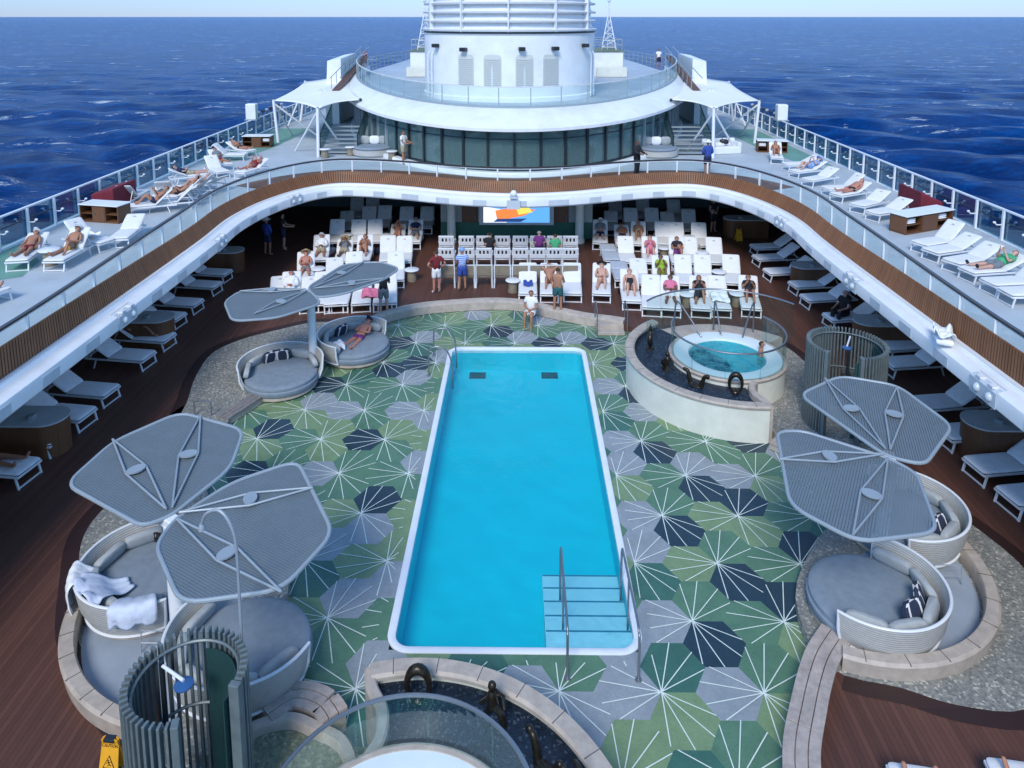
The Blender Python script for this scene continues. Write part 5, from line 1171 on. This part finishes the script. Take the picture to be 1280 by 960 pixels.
# dark red covered bins
for q,s,lb in ((at(*z1(425,600),ZU),-1,'dark red covered box behind the cabinet on the upper left deck'),(at(*z4(890,620),ZU),1,'dark red covered box behind the cabinet on the upper right deck')):
    t=T('covered_box',lb,'covered box',(s*15.35,q.y,ZU),s*rad(90),'dark red covered boxes'); m=MB(); vs=[(-.85,-.45,0),(.85,-.45,0),(.85,.45,0),(-.85,.45,0),(-.83,-.43,.55 if s>0 else .72),(.83,-.43,.72 if s<0 else .55),(.83,.43,.95),(-.83,.43,.95)]
    m.add(vs,[(3,2,1,0),(4,5,6,7),(0,1,5,4),(1,2,6,5),(2,3,7,6),(3,0,4,7)]); m.build('cover',REDC,t,bevel=.05); m=MB(); m.tube([(-.86,-.46,.12),(.86,-.46,.12),(.86,.46,.12),(-.86,.46,.12)],.012,6,True); m.build('tie_cord',WHITE2,t,True)
# ================================================================== CHAIRS BEFORE THE SCREEN
def deck_chair(mat,back,slots):
    c=T('dining_chair','chair','chair'); MB().cush((0,0,.45),(.52,.5,.07),0,0,None,.2).build('seat',mat,c,True)
    for sx in(-.24,.24):
        for sy in(-.22,.24): MB().bar((sx,sy,.44),(sx*1.05,sy*1.08,0),.035,.035).build('leg',WHITE2,c)
    m=MB()
    for sx in(-.25,.25): m.bar((sx,-.24,.42),(sx,-.33,.98),.035,.03)
    m.bar((-.25,-.33,.97),(.25,-.33,.97),.03,.03); m.build('back_frame',WHITE2,c)
    R4=Matrix.Translation((0,-.27,.5))@Matrix.Rotation(rad(9),4,'X'); m=MB()
    if slots:
        for zz,h in((.11,.18),(.42,.10)): m.box((0,0,zz),(.50,.03,h),0,0,R4)
        for k in range(4): m.box((-.19+.127*k,0,.28),(.065,.028,.2),0,0,R4)
    else: m.box((0,0,.24),(.46,.02,.44),0,0,R4)
    m.build('backrest',back,c,bevel=.008)
    for sx in(-.27,.27): MB().bar((sx,-.25,.66),(sx,.2,.66),.04,.03).build('armrest',WHITE2 if slots else TAN,c)
    return c
CW=deck_chair(WHITE2,WHITE2,True); CT=deck_chair(TAN,TAN,False); u=[0,0]
cxs=[558,583,605,628,650.5,672,693,713]
for r,(py,zz,cc,nm) in enumerate(((330,.98,CT,'tan webbed'),(309,.98,CW,'white slatted'),(294,.98,CW,'white slatted'))):
    for i,px in enumerate(cxs):
        p=at(px,py,ZT+zz); k=0 if cc is CT else 1
        o=cc if u[k]==0 else copy_tree(cc); u[k]=1; o.location=(p.x,p.y+.3,ZT); o.rotation_euler=(0,0,0); o.scale=(1.25,1.2,1.0)
        o['label']='%s chair facing the video screen, %s from the left in the %s row'%(nm,ORD[i],('nearest','middle','farthest')[r]); o['group']='chairs before the video screen'
# white towel heap on the right ledge
p=at(1185,424,3.42); t=cloth('towel_heap','heap of white cloths left on the right balcony ledge','towels',(p.x-.1,p.y,3.39),.8,.42,rad(65),TOWEL,.16,.1,seed=8); q=MB(); 
for k in range(5): q.cush((-.25+.13*k,.03*(k%2),.07+.03*(k%3)),(.2,.36,.14),.3*k)
q.build('folded_cloth',TOWEL,t,True)
# lounge beds on the upper deck by the glass
for (q,s,lb) in ((at(*((300+620/3.765),735/3.765),ZU),-1,'round grey cushioned bed on the upper deck left of the lounge'),(at(640+690/3.765,740/3.765,ZU),1,'round pale bed with patterned cushions on the upper deck right of the lounge')):
    t=T('cushioned_bed',lb,'daybed',(q.x,q.y+.5,ZU),0,'round beds beside the lounge'); MB().lathe([(1.0,0),(1.1,.1),(1.12,.36),(0,.38)],32).build('base',WICK,t,True); MB().lathe([(1.05,.38),(1.08,.44),(1.0,.52),(0,.54)],32).build('mattress',GCUSH,t,True)
    for k in range(3): MB().cush((-.5+.5*k,.35,.74),(.55,.22,.45),.2*(k-1)).build('cushion',TOWEL if k==1 else GCUSH2,t,True)
for q,lb in (((300+520/3.765,715/3.765),'small white drum table left of the grey cushioned bed'),((300+400/3.765,725/3.765),'small white drum table under the left canopy'),((300+715/3.765,735/3.765),'small white drum table right of the grey cushioned bed')):
    p=at(*q,ZU+.2); o=copy_tree(tb); o.location=(p.x,p.y,ZU); o['label']=lb; o['group']='round side tables'
for s in(1,):
    q=at(640+985/3.765,720/3.765,ZU); t=T('white_sofa','low white sofa with a bag under the right sail canopy','sofa',(q.x,q.y,ZU),rad(12)); MB().box((0,0,.2),(1.9,.9,.4)).build('seat_base',WHITE2,t,bevel=.06); MB().box((0,.4,.55),(1.9,.2,.4)).build('backrest',WHITE2,t,bevel=.06); MB().cush((-.2,0,.5),(.6,.5,.25)).build('cushion',CUSH,t,True); 
    for x in (-.85,.85): MB().box((x,-.05,.5),(.2,.8,.25)).build('armrest',WHITE2,t,bevel=.05)
    o=T('dark_bag','dark bag on the white sofa under the right canopy','bag',(q.x+.1,q.y-.1,ZU+.52)); MB().cush((0,0,.12),(.45,.3,.26)).build('bag_body',BLACK,o,True); MB().tube(catmull([(-.12,0,.22),(-.08,0,.36),(.08,0,.36),(.12,0,.22)],4),.012,6).build('strap',BLACK,o,True)
# small white lidded pot and jars on cabinets come with them
# ================================================================== PEOPLE
SKIN={k:M('skin_'+k,c,.55,var=.08,scale=6) for k,c in {'tan':(.36,.17,.10),'fair':(.52,.30,.22),'dark':(.16,.075,.045),'red':(.46,.20,.14)}.items()}
LIPS=M('lips',(.28,.08,.07),.5)
CLO={}
def clo(c):
    if c not in CLO: CLO[c]=M('cloth_%s'%c,{'white':(.74,.74,.74),'black':(.015,.015,.02),'navy':(.012,.022,.07),'blue':(.03,.07,.32),'red':(.28,.015,.02),'darkred':(.16,.015,.02),'pink':(.62,.16,.26),'green':(.06,.36,.16),'lime':(.28,.40,.03),'teal':(.02,.10,.11),'khaki':(.35,.30,.2),'grey':(.16,.18,.2),'yellow':(.62,.42,.08),'purple':(.16,.03,.18),'lightblue':(.22,.36,.62),'brownhair':(.05,.025,.012),'darkhair':(.012,.009,.008),'greyhair':(.36,.35,.33),'blondhair':(.38,.26,.12),'straw':(.50,.38,.2)}[c],.85,var=.15,scale=14)
    return CLO[c]
def skeleton(pose,arms,sc=1.):
    J={}; up=pose
    if pose in('stand','sit'): u=Vector((0,.04,1)).normalized(); n=Vector((0,-1,0))
    elif pose=='lean': u=Vector((0,-.30,.95)).normalized(); n=Vector((0,-.95,-.3)).normalized()
    else:
        a=pose[1]; u=Vector((0,cos(a),sin(a))); n=Vector((0,-sin(a),cos(a)))
    X=Vector((1,0,0))
    if pose in('stand','lean'): P=Vector((0,0,.94))
    elif pose=='sit': P=Vector((0,0,.12))          # seat height is added by the caller
    else: P=Vector((0,.13,.50))
    b=lambda x,h,d=0:P+X*x+u*h+n*d
    J['pelvis']=(b(0,0),.125); J['waist']=(b(0,.17),.112); J['chest']=(b(0,.36),.135); J['neckb']=(b(0,.49),.062); J['neck']=(b(0,.555,.01),.052); J['head']=(b(0,.64,.025),.088); J['top']=(b(0,.73,.02),.070)
    for s in(-1,1):
        k='L' if s<0 else 'R'
        J['sh'+k]=(b(.165*s,.45),.058)
        A=arms if isinstance(arms,str) else arms[0 if s<0 else 1]
        e,w_={'down':((.23,.17,-.01),(.24,-.08,.07)),'book':((.22,.19,.06),(.10,.27,.30)),'head':((.34,.60,.02),(.12,.66,-.02)),'hips':((.35,.20,-.05),(.17,.03,.06)),'belly':((.24,.18,.02),(.07,.10,.15)),'fwd':((.21,.2,.1),(.14,.16,.36)),'face':((.24,.26,.16),(.08,.55,.20))}[A]
        J['el'+k]=(b(e[0]*s,e[1],e[2]),.043); J['wr'+k]=(b(w_[0]*s,w_[1],w_[2]),.030)
        ev,wv=J['el'+k][0],J['wr'+k][0]; d=(wv-ev).normalized(); J['ha'+k]=(wv+d*.075,.036)
        J['hip'+k]=(b(.09*s,-.05),.098)
        if pose in('stand','lean'):
            f=.03*s; J['kn'+k]=(Vector((.105*s,-.02+f,.50)),.060); J['an'+k]=(Vector((.12*s,.02+f,.085)),.041); J['to'+k]=(Vector((.145*s,-.13+f,.035)),.034)
        elif pose=='sit':
            J['kn'+k]=(Vector((.12*s,-.43,.13)),.062); J['an'+k]=(Vector((.12*s,-.43,-.33)),.041); J['to'+k]=(Vector((.13*s,-.58,-.38)),.034)
        else:
            lg=pose[2] if len(pose)>2 else 'straight'
            if lg=='bent' or (lg=='half' and s>0): J['kn'+k]=(Vector((.11*s,-.20,.76)),.062); J['an'+k]=(Vector((.13*s,-.48,.47)),.041); J['to'+k]=(Vector((.135*s,-.63,.45)),.034)
            else: J['kn'+k]=(Vector((.13*s,-.30,.475)),.062); J['an'+k]=(Vector((.17*s,-.72,.46)),.041); J['to'+k]=(Vector((.21*s,-.79,.60)),.034)
    E_=[('pelvis','waist'),('waist','chest'),('chest','neckb'),('neckb','neck'),('neck','head'),('head','top')]
    for k in 'LR': E_+=[('chest','sh'+k),('sh'+k,'el'+k),('el'+k,'wr'+k),('wr'+k,'ha'+k),('pelvis','hip'+k),('hip'+k,'kn'+k),('kn'+k,'an'+k),('an'+k,'to'+k)]
    return J,E_,u,n
def seg_d(p,a,b):
    ab=b-a; t=max(0,min(1,(p-a).dot(ab)/max(1e-9,ab.length_squared))); return (p-a-ab*t).length,t
BODY={}
def body_mesh(pose,arms,wide):
    key=(str(pose),str(arms),wide)
    if key in BODY: return BODY[key]
    J,E_,u,n=skeleton(pose,arms); names=list(J); me=bpy.data.meshes.new('sk'); me.from_pydata([tuple(J[k][0]) for k in names],[(names.index(a),names.index(b)) for a,b in E_],[]); o=bpy.data.objects.new('sk',me); COL.objects.link(o)
    md=o.modifiers.new('s','SKIN'); md.use_smooth_shade=True
    for i,k in enumerate(names):
        r=J[k][1]*(wide if k in('pelvis','waist','chest','hipL','hipR') else 1)
        me.skin_vertices[0].data[i].radius=(r,r); me.skin_vertices[0].data[i].use_root=(k=='pelvis')
    sd=o.modifiers.new('d','SUBSURF'); sd.levels=1
    dg=bpy.context.evaluated_depsgraph_get(); ev=o.evaluated_get(dg); em=ev.to_mesh(); V=[v.co.copy() for v in em.vertices]; NV=[v.normal.copy() for v in em.vertices]; F=[tuple(p.vertices) for p in em.polygons]; ev.to_mesh_clear()
    bpy.data.objects.remove(o); bpy.data.meshes.remove(me)
    lab=[]
    for v in V:
        best=min(((seg_d(v,J[a][0],J[b][0])[0]-.5*(J[a][1]+J[b][1]),i) for i,(a,b) in enumerate(E_)))[1]; a,b=E_[best]; lab.append((best,seg_d(v,J[a][0],J[b][0])[1]))
    BODY[key]=(J,E_,u,n,V,NV,F,lab); return BODY[key]
def person(label,pose,loc,rz,skin,arms='down',wear=(),hair='darkhair',hat=None,glasses=False,long=False,scale=1.,wide=1.,group=None,zoff=0.):
    J,E_,u,n,V,NV,F,lab=body_mesh(pose,arms,wide)
    t=T('person',label,'person',loc,rz,group); t.scale=(scale,)*3
    m=MB(); m.add([v+Vector((0,0,zoff)) for v in V],F)
    Z=Vector((0,0,zoff)); hc=J['head'][0]+Z+u*.015
    X=Vector((1,0,0))
    m.ball(hc+n*.088-u*.012,(.014,.016,.022),8,6)                          # nose
    for s in(-1,1):
        m.ball(hc+X*s*.03+n*.082+u*.018,(.010,.008,.008),6,5,1); m.ball(hc+X*s*.088,(.012,.024,.030),8,6)
    m.ball(hc+n*.082-u*.045,(.022,.008,.007),8,5,2)
    for s,k in((-1,'L'),(1,'R')):                                          # fingers
        h=J['ha'+k][0]+Z; d=(J['ha'+k][0]-J['wr'+k][0]).normalized(); side=d.cross(n); side=side.normalized() if side.length>.1 else X; pal=side.cross(d)
        for q,(o_,ln) in enumerate(((-.026,.070),(-.009,.080),(.009,.076),(.026,.060))):
            a=h+side*o_+d*.01; m.tube([a,a+d*ln*.55+pal*.012,a+d*ln*.95+pal*.034],[.010,.0095,.0075],6)
        a=h-d*.035-side*.028; m.tube([a,a-side*.03+d*.03,a-side*.035+d*.06+pal*.01],[.012,.011,.009],6)
    m.build('body',[SKIN[skin],BLACK,LIPS],t,True,ang=80)
    idx={e:i for i,e in enumerate(E_)}
    def garment(name,test,infl,mat,flare=0):
        keep=[f for f in F if all(test(*lab[i],V[i]) for i in f)]
        if not keep: return
        used=sorted({i for f in keep for i in f}); mp={i:q for q,i in enumerate(used)}; g=MB(); g.add([V[i]+NV[i]*infl+Z for i in used],[tuple(mp[i] for i in f) for f in keep])
        o=g.build(name,mat,t,True,ang=80); s_=o.modifiers.new('thick','SOLIDIFY'); s_.thickness=infl*.8; s_.offset=-1
    T0=[idx[('pelvis','waist')],idx[('waist','chest')],idx[('chest','neckb')],idx[('chest','shL')],idx[('chest','shR')]]
    UA=[idx[('shL','elL')],idx[('shR','elR')]]; TH_=[idx[('hipL','knL')],idx[('hipR','knR')]]; HP=[idx[('pelvis','hipL')],idx[('pelvis','hipR')]]; CF=[idx[('knL','anL')],idx[('knR','anR')]]; HD=[idx[('neck','head')],idx[('head','top')]]; FT=[idx[('anL','toL')],idx[('anR','toR')]]; FA=[idx[('elL','wrL')],idx[('elR','wrR')]]
    hgt=lambda v:(v-J['pelvis'][0]).dot(u)
    for kind,c in wear:
        mt=clo(c) if isinstance(c,str) else c
        if kind=='shirt': garment('shirt',lambda b,tt,v:(b in T0 and hgt(v)>-.06) or (b in UA and tt<.62) or (b in HP and hgt(v)>-.02),.018,mt)
        elif kind=='longshirt': garment('shirt',lambda b,tt,v:(b in T0) or b in UA or (b in FA and tt<.9) or (b in HP),.02,mt)
        elif kind=='shorts': garment('shorts',lambda b,tt,v:b in HP or (b in TH_ and tt<.72) or (b==T0[0] and hgt(v)<.09),.022,mt)
        elif kind=='trunks': garment('swim_trunks',lambda b,tt,v:b in HP or (b in TH_ and tt<.42) or (b==T0[0] and hgt(v)<.05),.014,mt)
        elif kind=='trousers': garment('trousers',lambda b,tt,v:b in HP or b in TH_ or b in CF or (b==T0[0] and hgt(v)<.09),.02,mt)
        elif kind=='swimsuit': garment('swimsuit',lambda b,tt,v:(b in T0 and hgt(v)<.40 and not(b in T0[3:])) or b in HP or (b in TH_ and tt<.06),.010,mt)
        elif kind=='bikini':
            garment('bikini_bottom',lambda b,tt,v:b in HP or (b in TH_ and tt<.08) or (b==T0[0] and hgt(v)<0),.010,mt); garment('bikini_top',lambda b,tt,v:b in T0 and .25<hgt(v)<.40,.012,mt)
        elif kind=='dress': garment('dress',lambda b,tt,v:(b in T0) or b in HP or (b in TH_ and tt<.95),.03,mt)
        elif kind=='shoes': garment('shoes',lambda b,tt,v:b in FT and tt>-.1,.012,mt)
        elif kind=='towelwrap': garment('towel_wrap',lambda b,tt,v:b in T0 or b in UA or b in FA or b in HP or b in TH_,.035,mt)
    if hair:
        hcen=J['head'][0]; garment('hair',lambda b,tt,v:b in HD and ((v-hcen).dot(n)<.02 and (v-hcen).dot(u)>(-.09 if long else -.03) or (v-hcen).dot(u)>.055),.016,clo(hair))
        if long:
            g=MB().tube([hc-n*.05+u*.02,hc-n*.085-u*.08,hc-n*.08-u*.22],[.07,.075,.03],8); g.build('long_hair',clo(hair),t,True)
    if hat:
        q=u.to_track_quat('Z','Y').to_matrix().to_4x4(); q.translation=hc+u*.05; g=MB()
        if hat[0]=='cap': g.lathe([(.108,-.02),(.11,.03),(.07,.075),(0,.085)],16); g.add([(-.08,0,-.01),(.08,0,-.01),(.06,0,-.02),(-.06,0,-.02)],[(0,1,2,3)]); pk=[(-.07,-.09,0),(.07,-.09,0),(.05,-.19,-.02),(-.05,-.19,-.02)]; 
        else: g.lathe([(.20,-.015),(.205,-.005),(.11,.01),(.105,.07),(.06,.095),(0,.1)],20)
        g.v=[q@v for v in g.v]; 
        if hat[0]=='cap': g.prism([(0,0),(0,0.001),(.001,0)],0,.0001) if False else g.add([hc+u*.045+n*a+X*b_ for a,b_ in((.09,-.075),(.09,.075),(.18,.05),(.18,-.05))]+[hc+u*.055+n*a+X*b_ for a,b_ in((.09,-.075),(.09,.075),(.18,.05),(.18,-.05))],[(3,2,1,0),(4,5,6,7),(0,1,5,4),(1,2,6,5),(2,3,7,6),(3,0,4,7)])
        g.build('hat',clo(hat[1]),t,True)
    if glasses:
        g=MB()
        for s in(-1,1): g.ball(hc+X*s*.034+n*.088+u*.018,(.030,.012,.020),10,6)
        g.bar(hc-X*.09+n*.07+u*.02,hc+X*.09+n*.07+u*.02,.012,.006); g.build('sunglasses',BLACK,t,True)
    return t
def on(spot,label,skin,legs='straight',**k):
    if spot[0] in('ul','ur'): k['scale']=.92
    x,y,z,rz,kind=SPOT[spot]; return person(label,('rec',BACKANG[kind]+.03,legs),(x,y,z),rz,skin,**k)
stripe=NT('blue_white_stripes'); _s=stripe.n('SeparateXYZ'); stripe.l(stripe.obj(),_s.inputs[0]); stripe.l(stripe.mix(stripe.math('LESS_THAN',stripe.math('FRACT',stripe.math('DIVIDE',_s.outputs[2],.075)),.45),(.10,.22,.62),(.55,.62,.75)),stripe.b.inputs['Base Color']); stripe.b.inputs['Roughness'].default_value=.9; STR=stripe.m
def stand(px,py,label,face,skin,z=ZT,**k):
    p=at(px,py,z); return person(label,k.pop('pose','stand'),p,rad(face),skin,**k)
# -- standing on the teak deck (face: 0 looks towards the camera)
stand(546,366,'man in a dark red shirt and white shorts standing right of the left loungers',200,'red','ZT' and ZT,arms='hips',wear=(('shirt','darkred'),('shorts','white'),('shoes','white')),hair='brownhair')
stand(578,363,'man in a blue striped shirt, blue shorts and cap standing before the chairs',190,'tan',arms='belly',wear=(('shirt',STR),('shorts','blue'),('shoes','grey')),hair='greyhair',hat=('cap','lightblue'))
stand(480,393,'man in a black shirt and grey shorts standing at the left front loungers',185,'fair',arms='fwd',wear=(('shirt','black'),('shorts','grey'),('shoes','black')),hair='darkhair')
stand(335,319,'person in blue with a white hat standing in the shade at the far left',150,'tan',arms='belly',wear=(('longshirt','blue'),('shorts','navy')),hair='darkhair',hat=('hat','white'))
stand(355,312,'person in dark clothes standing in the deep shade at the far left',100,'fair',arms='fwd',wear=(('shirt','black'),('shorts','navy')),hair='darkhair')
stand(697,391,'shirtless tanned man in teal shorts standing by the middle front loungers',165,'tan',arms='fwd',wear=(('shorts','teal'),),hair='brownhair',wide=1.1)
stand(891,290,'person in a black dress standing at the far right in the shade',20,'fair',arms='belly',wear=(('dress','black'),),hair='blondhair',long=True)
q=at(664,413,.02); person('dark haired person in white sitting on the stone curb beyond the pool','sit',(q.x,q.y+.62,.36),rad(-15),'tan',arms='belly',wear=(('shirt','white'),('shorts','white')),hair='darkhair')
x,y,z,rz,k=SPOT[('sr',5)]; person('man in black sitting on a lounger by the right cabinet, bent over','sit',(x-.35,y-.05,z+.42),rad(-60),'fair',arms='fwd',wear=(('shirt','black'),('trousers','black')),hair='greyhair',wide=1.15)
stand(505,205,'person in a white shirt standing left of the lounge entrance',60,'tan',z=ZU,arms='fwd',wear=(('shirt','white'),('shorts','khaki')),hair='darkhair')
q=at(885,222,ZU); person('person in a bright blue shirt standing at the balcony rail on the right','stand',(q.x,q.y+.2,ZU),rad(190),'tan',arms='belly',wear=(('longshirt','blue'),('shorts','navy')),hair='greyhair',hat=('hat','white'))
q=at(797,222,ZU); person('person in dark clothes at the balcony rail beside the lounge glass','stand',(q.x,q.y+.3,ZU),rad(40),'dark',arms='fwd',wear=(('longshirt','black'),('trousers','black')),hair='darkhair')
q=at(453,62,6.3); stand(456,88,'tiny person in red at the left corner of the lounge roof',0,'tan',z=6.3,wear=(('shirt','red'),('shorts','navy')))
q=at(827,85,6.3); stand(823,86,'tiny person in white at the right corner of the lounge roof',0,'tan',z=6.3,wear=(('shirt','white'),('shorts','navy')))
# -- sunbather on the daybed, bather in the hot tub
person('tanned sunbather in dark swim trunks and cap lying on the far left daybed',('rec',rad(24),'straight'),(-4.93,22.42,.02-.005),rad(-18),'red',arms='belly',wear=(('trunks','purple'),),hair='darkhair',hat=('cap','navy'),glasses=True,wide=1.1)
q=at(951,444,.9); person('brown haired bather in dark swimwear sitting in the right hot tub','sit',(q.x+.05,q.y+.1,.42),rad(70),'tan',arms='down',wear=(('swimsuit','navy'),),hair='brownhair')
# -- left lounger block
on(('left','fourth',0),'person in white with a white cap on the leftmost lounger of the fourth left row','tan',arms='belly',wear=(('longshirt','white'),('shorts','khaki')),hat=('cap','white'))
on(('left','fourth',1),'sunbather in grey with a pale hat in the fourth row of the left block','dark',arms='book',wear=(('shirt','grey'),('shorts','khaki')),hat=('hat','straw'))
on(('left','fourth',2),'bare shouldered dark haired woman reading in the fourth left row','tan','bent',arms='book',wear=(('bikini','black'),),long=True)
on(('left','third',0),'sunbather with a straw hat and sunglasses on the leftmost lounger of the third left row','red',arms='belly',wear=(('trunks','grey'),),hat=('hat','straw'),glasses=True)
on(('left','second',0),'person wrapped in a white towel on the leftmost lounger of the second left row','red',arms='belly',wear=(('towelwrap','white'),),hair='brownhair')
on(('left','fifth',3),'woman with red bikini top and white towel in the fifth left row','tan','half',arms='face',wear=(('bikini','red'),),long=True,hair='brownhair')
on(('left','fifth',4),'man in dark blue shirt and cap, right end of the fifth left row','fair',arms='belly',wear=(('shirt','navy'),('shorts','grey')),hat=('cap','grey'))
# -- middle trio
x,y,z,rz,k=SPOT[('mid','front',1)]; on(('mid','front',1),'tanned woman in a bikini lying on the middle front lounger','tan','bent',arms='head',wear=(('bikini','darkred'),),hair='brownhair',long=True)
# -- right block
R_P=[('fifth',0,'heavy man in dark grey and white cap, left end of fifth right row','fair','straight','belly',(('shirt','grey'),('shorts','navy')),dict(hat=('cap','white'),wide=1.15)),
('fifth',1,'tanned shirtless man, second in the fifth right row','tan','straight','belly',(('trunks','navy'),),dict(hair='brownhair')),
('fifth',2,'long haired woman in a leopard brown top in the fifth right row','tan','bent','belly',(('swimsuit','khaki'),),dict(hair='blondhair',long=True)),
('fourth',1,'woman in a pink top in the fourth right row','fair','bent','book',(('shirt','pink'),('shorts','pink')),dict(hair='brownhair')),
('fourth',2,'woman in a black and pink top in the fourth right row','tan','half','belly',(('shirt','black'),('shorts','purple')),dict(hair='brownhair')),
('third',1,'woman in a lime green dress in the third right row','dark','bent','book',(('shirt','lime'),('shorts','lime')),dict(hair='darkhair')),
('second',0,'woman in black bikini and dark hat on the leftmost front lounger, right block','fair','half','belly',(('bikini','black'),),dict(hat=('hat','black'),glasses=True)),
('second',1,'fair haired woman in a black swimsuit sitting up on a front lounger','fair','bent','down',(('swimsuit','black'),),dict(hair='blondhair')),
('second',3,'woman in a pink and white top behind the hot tub glass','dark','straight','belly',(('shirt','pink'),('shorts','white')),dict(hair='brownhair')),
('second',4,'woman with long brown hair and a black wrap behind the hot tub','tan','half','book',(('dress','black'),),dict(hair='brownhair',long=True)),
('second',6,'woman in a black and red top on the rightmost front lounger','tan','bent','book',(('shirt','black'),('shorts','darkred')),dict(hair='brownhair'))]
for rn,i,lb,sk,lg,ar,we,kw in R_P: on(('right',rn,i),lb,sk,lg,arms=ar,wear=we,**kw)
# -- seated before the screen
for i,(px,py,lb,c,h) in enumerate(((612,297,'person with a dark cap in the chairs before the screen, left of the middle','black','darkhair'),(674,295,'person in a lilac shirt in the far row of chairs before the screen','purple','greyhair'),(694,299,'person in a bright green shirt in the chairs before the screen','green','brownhair'))):
    p=at(px,py,ZT+1.1); person(lb,'sit',(p.x,p.y+.05,ZT+.46),rad(180),'fair',arms='belly',wear=(('shirt',c),('shorts','navy')),hair=h)
# -- upper left deck
on(('ul',0),'very tanned sunbather on the nearest upper left lounger by the rail','tan','straight',arms='down',wear=(('trunks','darkred'),),hat=('cap','white'))
on(('ul',1),'very tanned man in yellow trunks on an upper left lounger','tan','half',arms='belly',wear=(('trunks','yellow'),),hat=('cap','white'),glasses=True)
on(('ul',4),'tanned sunbather holding up a book on the upper left deck','tan','bent',arms='book',wear=(('trunks','navy'),),hair='brownhair')
on(('ul',9),'dark haired person in a navy shirt on the upper left deck','fair','straight',arms='belly',wear=(('shirt','navy'),('shorts','khaki')),hair='darkhair')
on(('ul',7),'sunbather in a dark swimsuit on a middle lounger of the upper left deck','tan','straight',arms='down',wear=(('swimsuit','navy'),),hair='darkhair')
on(('ul',12),'sunbather in a red and purple swimsuit on the upper left deck','red','half',arms='book',wear=(('swimsuit','red'),),hair='blondhair')
on(('ul',13),'sunbather in grey near the rail on the upper left deck','tan','straight',arms='belly',wear=(('shirt','grey'),('trunks','red')),hair='darkhair')
on(('ul',15),'distant sunbather nearest the left canopy','tan','straight',arms='belly',wear=(('trunks','black'),),hair='darkhair')
on(('ul',16),'sunbather cut off by the left edge of the upper deck','tan','straight',arms='down',wear=(('trunks','red'),),hair='darkhair')
on(('ul',6),'sunbather in a black swimsuit on the upper left deck beside the rail','tan','half',arms='belly',wear=(('swimsuit','black'),),hair='blondhair')
on(('ul',8),'man in grey shorts reading in the middle of the upper left deck','fair','bent',arms='book',wear=(('trunks','grey'),),hair='greyhair')
# -- upper right deck
on(('ur',0),'sunbather in dark red on the farthest upper right lounger','tan','bent',arms='belly',wear=(('bikini','darkred'),),hair='brownhair',long=True)
on(('ur',2),'person curled under a round pale blue hat on the upper right deck','fair','bent',arms='book',wear=(('shirt','lightblue'),('shorts','lightblue')),hat=('hat','lightblue'))
on(('ur',5),'tanned sunbather in black and red on the upper right deck','red','straight',arms='down',wear=(('trunks','black'),),hair='darkhair')
on(('ur',11),'man in a bright green shirt reading on the upper right deck','fair','straight',arms='book',wear=(('shirt','green'),('shorts','grey'),('shoes','black')),hair='brownhair')
# -- shaded side rows
on(('sl',4),'sunbather in dark shorts on a shaded lounger under the left balcony','tan','bent',arms='belly',wear=(('trunks','navy'),),hair='darkhair')
on(('sl',9),'sunbather in dark clothes on the nearest shaded left lounger','tan','straight',arms='belly',wear=(('shirt','black'),('trunks','black')),hair='darkhair')
# -- legs at the bottom right
on(('br',0),'sunbather whose crossed bare feet show at the bottom right, the left one','tan','straight',arms='down',wear=(('trunks','navy'),))
on(('br',1),'sunbather whose bare feet show at the bottom right, the right one','tan','straight',arms='down',wear=(('trunks','black'),))
# ================================================================== LOOSE THINGS
for k,(key,lb,mt) in enumerate(((('left','front',3),'pink and white towel hanging between the front loungers',clo('pink')),(('mid','front',0),'blue bag on the back of the left front lounger before the chairs',clo('blue')),(('ul',2),'white towel thrown over an upper left lounger',TOWEL),(('right','second',5),'white towel at the foot of a lounger behind the hot tub',TOWEL),(('ul',10),'white towel bunched on an upper left lounger in the middle',TOWEL))):
    x,y,z,rz,kd=SPOT[key]; cloth('towel' if 'towel' in lb else 'bag',lb,'towel' if 'towel' in lb else 'bag',(x+(.35 if k==0 else 0),y-.2,z+.42),.62 if k!=1 else .35,.75 if k!=1 else .4,rz,mt,.07,.0,seed=20+k)
